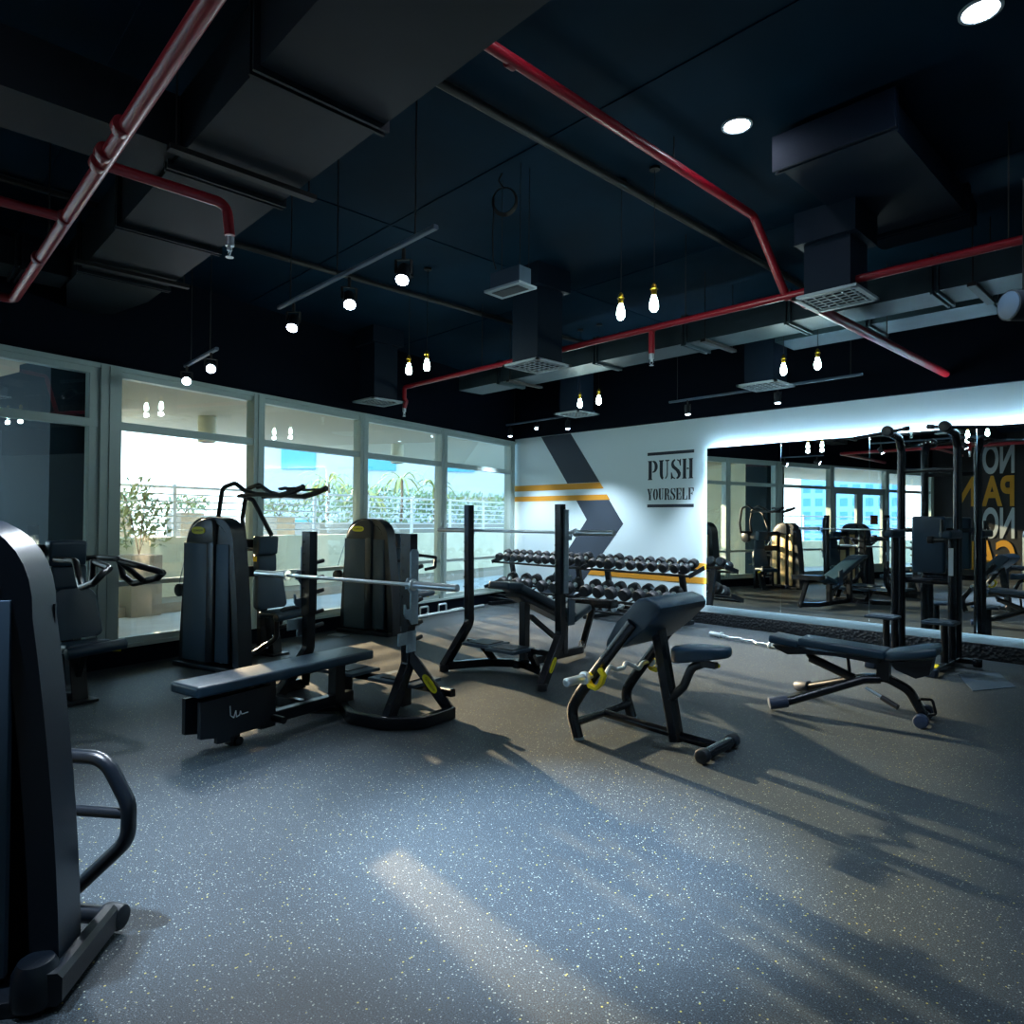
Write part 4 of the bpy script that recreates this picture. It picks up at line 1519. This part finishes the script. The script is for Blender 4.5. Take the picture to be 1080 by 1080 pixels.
rack(-9.60, -7.40, 'black three-tier dumbbell rack nearest the window corner')
rack(-7.33, -5.36, 'black three-tier dumbbell rack nearest the mirrors')
dm_up = [dumbbell_mesh('dumbbell_small', 0.072, 0.33, 0.10, 0.016), dumbbell_mesh('dumbbell_medium', 0.084, 0.34, 0.11, 0.016)]
dm_lo = dumbbell_mesh('dumbbell_large', 0.098, 0.37, 0.12, 0.018)
xu = [-9.49, -9.27, -9.08, -8.91, -8.69, -8.49, -8.28, -8.09, -7.90, -7.71, -7.50, -7.22, -7.05, -6.86, -6.66, -6.45, -6.25, -6.05, -5.85, -5.65, -5.48]
ords2 = ord_ + ['last']
for i, x in enumerate(xu):
    big = i in (10, 13)
    o = bpy.data.objects.new('dumbbell', dm_up[1 if big else 0])
    COL.objects.link(o)
    o.location = (x, 8.80, 0.83 + (0.084 if big else 0.072))
    o.rotation_euler = (-TILT * 1.9, 0, 0)
    tag(o, ('%s black dumbbell from the left on the top tier of the racks' % ords2[i]) if i < 20 else 'rightmost black dumbbell on the top tier of the racks, beside the mirrors', 'dumbbell', 'dumbbells on the top tier')
xl = [-9.17, -8.81, -8.55, -8.19, -7.88, -7.58, -7.20, -6.94, -6.69, -6.42, -6.16, -5.92, -5.66]
for i, x in enumerate(xl):
    o = bpy.data.objects.new('dumbbell', dm_lo)
    COL.objects.link(o)
    o.location = (x, 8.62, 0.365 + 0.099)
    o.rotation_euler = (-TILT * 1.9, 0, 0)
    tag(o, '%s large black dumbbell from the left on the middle tier of the racks' % ord_[i], 'dumbbell', 'dumbbells on the middle tier')
b = MB()
b.cyl((0, -0.12, 0), (0, 0.12, 0), 0.013, seg=10)
for s in (-1, 1):
    b.cyl((0, s * 0.06, 0), (0, s * 0.13, 0), 0.042, seg=16, bev=0.012)
oo = b.build('chrome_dumbbell', M['chrome'])
dch = oo.data
bpy.data.objects.remove(oo, do_unlink=True)
xc = [-8.70, -8.52, -8.33, -8.15, -7.97, -7.79, -7.15, -6.97, -6.79, -6.61]
for i, x in enumerate(xc):
    o = bpy.data.objects.new('chrome_dumbbell', dch)
    COL.objects.link(o)
    o.location = (x, 8.57, 0.200)
    o.rotation_euler = (-TILT, 0, 0)
    tag(o, '%s small chrome dumbbell from the left on the lowest tier of the racks' % ord_[i], 'dumbbell', 'chrome dumbbells on the lowest tier')

# bars on the floor by the window plinth
P0, P1 = Vector((-8.50, 5.35, 0.03)), Vector((-9.25, 8.20, 0.03))
b = MB()
d = (P1 - P0).normalized()
L = 2.0
b.cyl(P0 + d * .8, P0 + d * (.8 + L), 0.0145)
for a in (.8, .8 + L - .40):
    b.cyl(P0 + d * a, P0 + d * (a + .40), 0.025)
for a in (1.2, .8 + L - .40):
    b.cyl(P0 + d * (a - .015), P0 + d * (a + .015), 0.038, bev=0.004)
tag(b.build('barbell', M['chrome']), 'plain chrome barbell lying on the floor along the window plinth', 'barbell')
t = thing('multi_grip_bar', 'chrome bar with raised bracket grips lying by the window plinth', 'barbell', Vector((-8.74, 6.0, 0.03)), math.atan2(d.y, d.x))
b = MB()
b.cyl((-0.05, 0, 0), (1.55, 0, 0), 0.015)
b.cyl((-0.05, 0, 0), (0.28, 0, 0), 0.024)
b.cyl((1.22, 0, 0), (1.55, 0, 0), 0.024)
b.build('shaft', M['chrome'], t)
for x in (0.42, 0.90):
    b = MB()
    b.tube([(x, 0, 0), (x, 0, 0.13), (x + 0.20, 0, 0.13), (x + 0.20, 0, 0)], 0.015, 0.03)
    b.build('bracket_grip', M['chrome'], t)
b = MB()
b.box((-8.18, 4.6, 0.006), (0.25, 0.16, 0.012), rot=(0, 0, 0.3))
tag(b.build('floor_socket_plate', M['zinc']), 'small grey floor plate near the third window', 'plate')
b = MB()
b.prism([(-1.95, 8.22), (-1.68, 8.62), (-1.42, 8.0), (-1.66, 7.50)], 'z', 0.0, 0.006)  # thin pale sheet standing in for a patch of light on the floor
tag(b.build('floor_surface', M['panel']), 'patch of light drawn as a pale sheet on the floor right of the dip station', 'light patch')


# ------------------------------------------------------------------ ceiling services
def pipe(name, pts, r, label, parent_label=None, rad=0.08, m='red'):
    b = MB()
    b.tube(pts, r, rad, seg=14)
    o = b.build(name, M[m])
    return tag(o, label, 'pipe')


def rings(t, pts, r):
    for p, dvec in pts:
        b = MB()
        p = Vector(p)
        d_ = Vector(dvec) * 0.03
        b.cyl(p - d_, p + d_, r, bev=0.006)
        b.build('coupling', M['redring'], t)


def clamp(t, x, y, z, top=ZC):
    b = MB()
    b.cyl((x, y, z), (x, y, top), 0.005, seg=6)
    b.build('hanger_rod', M['wire'], t)


def pipework(name, label, runs, couplings, hangers, r):
    t = thing(name, label, 'pipe')
    for pts, rr in runs:
        b = MB()
        b.tube(pts, rr, 0.07, seg=14)
        b.build('pipe_run', M['red'], t)
    rings(t, couplings, r * 1.18)
    for h in hangers:
        clamp(t, *h)
    return t


def sprinkler(parent, p):
    b = MB()
    b.cyl((0, 0, 0), (0, 0, -0.05), 0.024)
    b.cyl((0, 0, -0.05), (0, 0, -0.075), 0.014)
    b.tube([(0.0, 0, -0.07), (0.02, 0, -0.085), (0.0, 0, -0.11), (-0.02, 0, -0.085), (0, 0, -0.07)], 0.003, seg=6)
    b.cyl((0, 0, -0.11), (0, 0, -0.114), 0.022)
    o = b.build('sprinkler_head', M['chrome'], parent, 'chrome sprinkler head')
    o.location = p


sp1 = pipework('sprinkler_pipe', 'thick dark red pipe crossing the ceiling at upper left',
         [([(4.4, 0.78, 3.3), (-6.75, 0.85, 3.3), (-6.80, -2.5, 3.3)], 0.036),
          ([(-3.85, 0.82, 3.3), (-3.85, 1.44, 3.3), (-3.85, 1.46, 3.13)], 0.028),
          ([(-4.70, 0.82, 3.3), (-4.70, -1.6, 3.3)], 0.028)],
         [((-3.85, 0.815, 3.3), (1, 0, 0)), ((-4.70, 0.825, 3.3), (1, 0, 0)), ((-3.42, 0.81, 3.3), (1, 0, 0)), ((-5.55, 0.83, 3.3), (1, 0, 0)), ((-3.72, .81, 3.3), (1, 0, 0))],
         [(-2.2, 0.8, 3.3), (-5.2, 0.83, 3.3)], 0.036)
sprinkler(sp1, (-3.85, 1.46, 3.12))
sp2 = pipework('sprinkler_pipe', 'red pipe crossing the ceiling from the windows to the right edge',
         [([(4.4, 5.40, 3.4), (-7.95, 5.45, 3.4), (-8.02, 5.50, 3.25), (-8.0, 5.52, 3.22), (-8.02, 5.50, 3.12)], 0.03),
          ([(-3.82, 5.45, 3.4), (-3.82, 5.45, 3.16)], 0.03)],
         [((-3.82, 5.45, 3.4), (1, 0, 0)), ((-2.48, 5.44, 3.4), (1, 0, 0))],
         [(-3.45, 5.45, 3.4), (-6.3, 5.45, 3.4), (-1.0, 5.42, 3.4)], 0.03)
sprinkler(sp2, (-3.82, 5.45, 3.16))
sprinkler(sp2, (-8.02, 5.50, 3.12))
pipework('sprinkler_pipe', 'red pipe running under the ceiling and dropping down a slope at upper right',
         [([(-2.64, -3.0, 4.0), (-2.62, 5.12, 4.0), (-2.50, 5.42, 3.42)], 0.032)],
         [((-2.64, 2.47, 4.0), (0, 1, 0))], [(-2.63, 1.2, 4.0), (-2.63, 4.0, 4.0)], 0.032)
pipework('sprinkler_pipe', 'short bright red pipe pointing at the white wall',
         [([(-2.45, 5.46, 3.40), (-2.33, 9.31, 3.34)], 0.042)], [((-2.44, 5.7, 3.395), (0, 1, 0))], [(-2.40, 7.5, 3.36)], 0.042)


def duct_run(name, label, axis, a0, a1, c0, c1, z0, z1, joints, m='duct', hang=True):
    """rectangular duct along axis, flanged joints, hung from the ceiling"""
    t = thing(name, label, 'air duct')
    b = MB()
    ca_, cc, cz = (a0 + a1) / 2, (c0 + c1) / 2, (z0 + z1) / 2
    S = (abs(a1 - a0), abs(c1 - c0), z1 - z0)
    if axis == 'x':
        b.box((ca_, cc, cz), S)
    else:
        b.box((cc, ca_, cz), (S[1], S[0], S[2]))
    b.build('duct_body', M[m], t)
    for j in joints:
        b = MB()
        for dj in (-0.022, 0.022):
            if axis == 'x':
                b.box((j + dj, cc, cz), (0.018, S[1] + 0.06, S[2] + 0.06))
            else:
                b.box((cc, j + dj, cz), (S[1] + 0.06, 0.018, S[2] + 0.06))
        b.build('flange', M[m], t)
    if hang:
        for j in joints[::2]:
            jj = j + 0.28
            b = MB()
            for c in (c0 - 0.06, c1 + 0.06):
                p = (jj, c) if axis == 'x' else (c, jj)
                b.cyl((p[0], p[1], z0 - 0.03), (p[0], p[1], ZC), 0.005, seg=6)
            if axis == 'x':
                b.box((jj, cc, z0 - 0.035), (0.06, S[1] + 0.2, 0.03))
            else:
                b.box((cc, jj, z0 - 0.035), (S[1] + 0.2, 0.06, 0.03))
            b.build('hanger', M['wire'], t)
    return t


t = duct_run('air_duct', 'wide galvanised duct running across the upper left of the ceiling', 'x', -7.1, 4.4, 1.27, 1.93, 3.6, 3.95,
             [-6.55, -5.35, -4.25, -3.05, -1.2, .6, 2.4], m='ductshaded')
b = MB()
b.prism([(-7.1, 1.27), (-7.1, 1.93), (-7.75, 1.80), (-8.0, 1.55), (-7.8, 1.40)], 'z', 3.6, 3.85)
b.build('duct_end_cap', M['ductshaded'], t)
duct_run('air_duct', 'branch duct at the upper left edge, behind the thick red pipe', 'y', -3.2, 1.26, -4.50, -4.06, 3.62, 3.92, [0.35, -1.2], m='ductshaded', hang=False)
duct_run('air_duct', 'branch duct at the left edge, low above the windows', 'y', 0.0, 1.26, -7.30, -6.90, 3.62, 3.85, [0.9], m='ductshaded', hang=False)
duct_run('air_duct', 'long galvanised duct crossing beyond the red pipe', 'x', -8.0, 4.4, 6.47, 6.93, 3.5, 3.78, [-7.1, -5.35, -4.1, -2.95, -1.7, -.3, 1.5])
duct_run('air_duct', 'second galvanised duct parallel to the mirrors at right', 'x', -3.6, 4.4, 7.55, 8.05, 3.62, 3.88, [-2.6, -1.5, -.3, 1.5], hang=False)
duct_run('air_duct', 'wide dark duct above the downlights at upper right', 'y', 4.42, 6.45, -2.10, -1.40, 3.95, 4.13, [6.1, 4.45], m='ductblack', hang=False)


def air_drop(x, y, z0, z1, s, label, m='ductblack', plen=True):
    t = thing('ceiling_diffuser', label, 'air vent', (x, y, z0), 0, 'square air diffusers')
    b = MB()
    b.box((0, 0, (z1 - z0) / 2), (s * 0.72, s * 0.72, z1 - z0))
    b.box((0, 0, z1 - z0 - 0.1), (s * 0.95, s * 0.95, 0.25))
    b.build('neck', M[m], t)
    b = MB()
    w = s / 2
    for a in (-1, 1):
        b.box((a * (w - 0.018), 0, 0.0), (0.036, s, 0.022))
        b.box((0, a * (w - 0.018), 0.0), (s, 0.036, 0.022))
    b.build('grille_frame', M['grille'], t)
    b = MB()
    b.box((0, 0, 0.006), (s - 0.07, s - 0.07, 0.008))
    k = 7
    for i in range(1, k):
        p = -w + s * i / k
        b.box((p, 0, -0.003), (0.008, s - 0.07, 0.01), mi=1)
        b.box((0, p, -0.003), (s - 0.07, 0.008, 0.01), mi=1)
    b.build('grille_core', [M['grilledark'], M['grille']], t)


air_drop(-5.09, 5.18, 3.2, ZC, 0.52, 'square air diffuser in the middle, on a tall dark neck beside the red pipe')
air_drop(-8.25, 5.22, 3.2, ZC, 0.52, 'square air diffuser above the windows at left')
air_drop(-3.86, 7.86, 3.2, ZC, 0.50, 'square air diffuser nearest the white wall at right')
air_drop(-2.12, 5.47, 3.3, 3.94, 0.48, 'large square air diffuser at the red pipe junction')
air_drop(-6.95, 7.95, 3.2, ZC, 0.50, 'square air diffuser above the corner graphics')

for i, (x, y0, y1) in enumerate(((-3.23, -4.8, 9.2), (-6.5, -3.5, 9.2))):
    b = MB()
    b.tube([(x, y0, 4.15), (x, y1, 4.15)], 0.03, seg=8)
    tag(b.build('ceiling_conduit', M['wire']), ['black conduit on the ceiling right of the cable coil', 'black conduit on the ceiling behind the track lights'][i], 'conduit')


# pendant bulbs in pairs
def pendant(x, y, z, label):
    t = thing('pendant_bulb', label, 'pendant lamp', (x, y, z), 0, 'bare pendant bulbs hanging in pairs')
    b = MB()
    b.lathe([(0, -0.085), (0.018, -0.082), (0.031, -0.062), (0.034, -0.04), (0.030, -0.01), (0.019, 0.028), (0.014, 0.045), (0, 0.047)], (0, 0, 0), (0, 0, 1), 16)
    b.build('bulb', M['bulb'], t)
    b = MB()
    b.lathe([(0, 0.04), (0.016, 0.04), (0.021, 0.055), (0.021, 0.08), (0.030, 0.085), (0.021, 0.092), (0.018, 0.115), (0.006, 0.13), (0, 0.13)], (0, 0, 0), (0, 0, 1), 14)
    b.build('socket', M['brass'], t)
    b = MB()
    b.cyl((0, 0, 0.12), (0, 0, ZC - z), 0.003, seg=6)
    b.cyl((0, 0, ZC - z - 0.02), (0, 0, ZC - z), 0.04)
    b.build('cord', M['wire'], t)
    l = bpy.data.lights.new('bulb_light', 'POINT')
    l.energy = 2.5
    l.color = (0.82, 1.0, 0.97)
    l.shadow_soft_size = 0.035
    lo = bpy.data.objects.new('bulb_light', l)
    COL.objects.link(lo)
    lo.parent = t
    lo.location = (0, 0, -0.14)


for x, y, lb in ((-3.26, 4.24, 'left bulb of the bright pair at centre, above the red pipe'), (-2.96, 4.25, 'right bulb of the bright pair at centre, above the red pipe'),
                 (-6.12, 4.25, 'left bulb of the pair above the windows'), (-5.82, 4.27, 'right bulb of the pair above the windows'),
                 (-6.19, 7.15, 'left bulb of the small pair above the charcoal chevron'), (-5.84, 7.13, 'right bulb of the small pair above the charcoal chevron'),
                 (-3.26, 7.04, 'left bulb of the pair above the mirrors'), (-2.90, 7.03, 'right bulb of the pair above the mirrors')):
    pendant(x, y, 3.2, lb)


def spot_head(x, y, z, aim, label, power, lens='led', r=0.045, cone=70, L=0.13, light=True, col=(0.80, 0.90, 1.0), top=None, group='track spotlights'):
    t = thing('track_spotlight', label, 'spotlight', (x, y, z), 0, group)
    d_ = (Vector(aim) - Vector((x, y, z))).normalized()
    b = MB()
    b.lathe([(0, 0), (r * 0.8, 0), (r, 0.02), (r, L), (r * 0.88, L), (r * 0.88, L - 0.012), (0, L - 0.012)], -d_ * L * 0.5, d_, 20)
    b.build('lamp_head', M['rubber'], t)
    b = MB()
    b.lathe([(0, 0), (r * 0.9, 0), (r * 0.9, 0.006), (r * 0.6, 0.012), (0, 0.016)], d_ * (L * 0.5 - 0.002), d_, 20)
    b.build('lens', M[lens], t)
    sd = d_.cross(Vector((0, 0, 1))).normalized() if abs(d_.z) < 0.98 else Vector((1, 0, 0))
    b = MB()
    tz = (top if top else z + 0.15) - z
    b.bar([sd * (r + .006), sd * (r + .006) + Vector((0, 0, tz * 0.55))], 0.006, 0.02)
    b.bar([-sd * (r + .006), -sd * (r + .006) + Vector((0, 0, tz * 0.55))], 0.006, 0.02)
    b.bar([-sd * (r + .008) + Vector((0, 0, tz * 0.55)), sd * (r + .008) + Vector((0, 0, tz * 0.55))], 0.02, 0.006)
    b.cyl((0, 0, tz * 0.55), (0, 0, tz), 0.012)
    b.build('yoke', M['wire'], t)
    if light:
        l = bpy.data.lights.new('spot_light', 'SPOT')
        l.energy = power
        l.color = col
        l.spot_size = R(cone)
        l.spot_blend = 0.7
        l.shadow_soft_size = 0.04
        lo = bpy.data.objects.new('spot_light', l)
        COL.objects.link(lo)
        lo.parent = t
        lo.location = d_ * (L * 0.5 + 0.03)
        lo.rotation_euler = d_.to_track_quat('-Z', 'Y').to_euler()


def track(p, q, label, rods):
    t = thing('light_track', label, 'light track', (0, 0, 0), 0, 'ceiling light tracks')
    b = MB()
    b.bar([p, q], 0.035, 0.03)
    b.build('rail', M['lampgrey'], t)
    for k in rods:
        c = Vector(p).lerp(Vector(q), k)
        b = MB()
        b.cyl(c, (c.x, c.y, ZC), 0.005, seg=6)
        b.build('suspension_rod', M['wire'], t)


track((-5.50, 2.50, 3.32), (-3.30, 2.48, 3.32), 'black light track with three spotlights at upper left', (0.1, 0.45, 0.9))
spot_head(-5.27, 2.52, 3.15, (-4.2, 1.6, 1.2), 'left spotlight of the three on the near track', 70, top=3.31)
spot_head(-4.42, 2.54, 3.15, (-3.2, 2.0, 1.6), 'middle spotlight of the three on the near track', 60, top=3.31)
spot_head(-3.70, 2.52, 3.15, (-2.6, 1.3, 0.6), 'right spotlight of the three on the near track', 70, top=3.31)
track((-7.55, 2.42, 3.14), (-6.55, 2.38, 3.14), 'short light track above the second window', (0.2, 0.8))
spot_head(-7.47, 2.41, 2.99, (-5.0, 1.6, 1.6), 'left spotlight of the pair above the second window', 50, top=3.13)
spot_head(-6.70, 2.38, 2.99, (-4.2, 1.5, 1.7), 'right spotlight of the pair above the second window', 50, top=3.13)
track((-9.25, 8.62, 3.32), (-7.10, 8.55, 3.32), 'thin light track in the corner by the white wall', (0.1, 0.9))
spot_head(-9.15, 8.62, 3.17, (-8.9, 8.4, 0), 'left spotlight of the three in the corner by the white wall', 150, 'ledfar', 0.04, 95, top=3.31)
spot_head(-8.45, 8.60, 3.20, (-8.0, 8.1, 2.9), 'middle spotlight of the three in the corner, turned sideways', 8, 'ledfar', 0.03, 60, top=3.31)
spot_head(-7.70, 8.58, 3.17, (-7.3, 8.4, 0), 'right spotlight of the three in the corner by the white wall', 150, 'ledfar', 0.04, 95, top=3.31)
track((-5.72, 8.62, 3.32), (-3.00, 8.55, 3.32), 'thin light track above the lettering and mirrors', (0.05, 0.5, 0.95))
spot_head(-5.40, 8.60, 3.17, (-5.1, 8.55, 0), 'spotlight above the wall lettering', 150, 'ledfar', 0.04, 95, top=3.31)
spot_head(-4.05, 8.58, 3.17, (-3.8, 8.4, 0), 'spotlight below the bulb pair above the mirrors', 150, 'ledfar', 0.04, 95, top=3.31)
spot_head(-0.76, 4.83, 2.80, (-1.5, 3.9, 2.78), 'large black cylindrical spotlight at the right edge', 0, 'lampgrey', 0.085, 40, 0.34, light=False, top=ZC, group=None)


def downlight(x, y, label, power, aim=None):
    t = thing('recessed_downlight', label, 'downlight', (x, y, ZC), 0, 'recessed ceiling downlights')
    b = MB()
    b.lathe([(0.085, -0.012), (0.10, -0.010), (0.10, 0.002), (0.07, 0.002), (0.085, -0.012)], (0, 0, 0), (0, 0, 1), 24)
    b.build('trim_ring', M['grille'], t)
    b = MB()
    b.lathe([(0, -0.010), (0.082, -0.008), (0.082, 0.0), (0, 0)], (0, 0, 0), (0, 0, 1), 24)
    b.build('lens', M['led'], t)
    l = bpy.data.lights.new('down_light', 'SPOT')
    l.energy = power
    l.color = (0.72, 0.84, 1.0)
    l.spot_size = R(36 if power > 200 else 75)
    l.spot_blend = 1.0
    l.shadow_soft_size = 0.06
    lo = bpy.data.objects.new('down_light', l)
    COL.objects.link(lo)
    lo.parent = t
    lo.location = (0, 0, -0.03)
    if aim:
        lo.rotation_euler = (Vector(aim) - Vector((x, y, ZC - 0.03))).to_track_quat('-Z', 'Y').to_euler()


for x, y, p, lb in ((-2.26, 4.18, 60, 'small recessed downlight at upper right'), (-0.88, 4.13, 110, 'brightest recessed downlight at the upper right corner'),
                    (-2.20, 2.40, 1500, 'recessed downlight straight above the pale pool on the floor'), (-2.90, -0.20, 1000, 'recessed downlight left of the camera, beyond the thick red pipe'),
                    (-0.88, 1.2, 30, 'recessed downlight above the camera position'), (-2.3, -2.0, 90, 'recessed downlight near the mural wall'), (1.8, 3.5, 60, 'recessed downlight at the right side of the room')):
    downlight(x, y, lb, p, (-3.4, 1.2, 0) if p == 1000 else None)

# unlit hanging light box and its cable coil
t = thing('hanging_light_box', 'unlit grey rectangular lamp box hanging by wires near the middle', 'lamp', (-3.76, 3.53, 3.3), R(4))
b = MB()
b.box((0, 0, 0.075), (0.30, 0.13, 0.13))
b.build('housing', M['lampgrey'], t)
b = MB()
b.box((0, 0, 0), (0.36, 0.20, 0.018))
b.build('trim_frame', M['grille'], t)
b = MB()
b.box((0, 0, -0.010), (0.27, 0.12, 0.006))
b.build('lens', M['grilledark'], t)
b = MB()
for x, y in ((-0.14, 0.05), (0.14, 0.05), (0.14, -0.05)):
    b.cyl((x, y, 0.13), (x, y, 0.9), 0.003, seg=6)
b.build('suspension_wire', M['wire'], t)
t = thing('cable_coil', 'coiled black cable hanging from the ceiling above the lamp box', 'cable', (-3.80, 3.50, 3.98), R(40))
b = MB()
for k in range(4):
    r_ = 0.085 + 0.004 * k
    b.tube([(r_ * math.cos(a * math.pi / 12), 0.008 * (k - 1.5), r_ * 1.15 * math.sin(a * math.pi / 12)) for a in range(24)], 0.005, seg=6, closed=True)
b.build('coil', M['wire'], t)
b = MB()
b.tube([(-0.08, 0, 0.02), (-0.09, 0, -0.25), (-0.085, 0, -0.44), (-0.06, 0, -0.52)], 0.005, 0.03, seg=6)
b.tube([(0, 0, 0.09), (-0.05, 0, 0.16), (-0.02, 0, 0.215)], 0.006, 0.03, seg=6)
b.build('cable_tail', M['wire'], t)
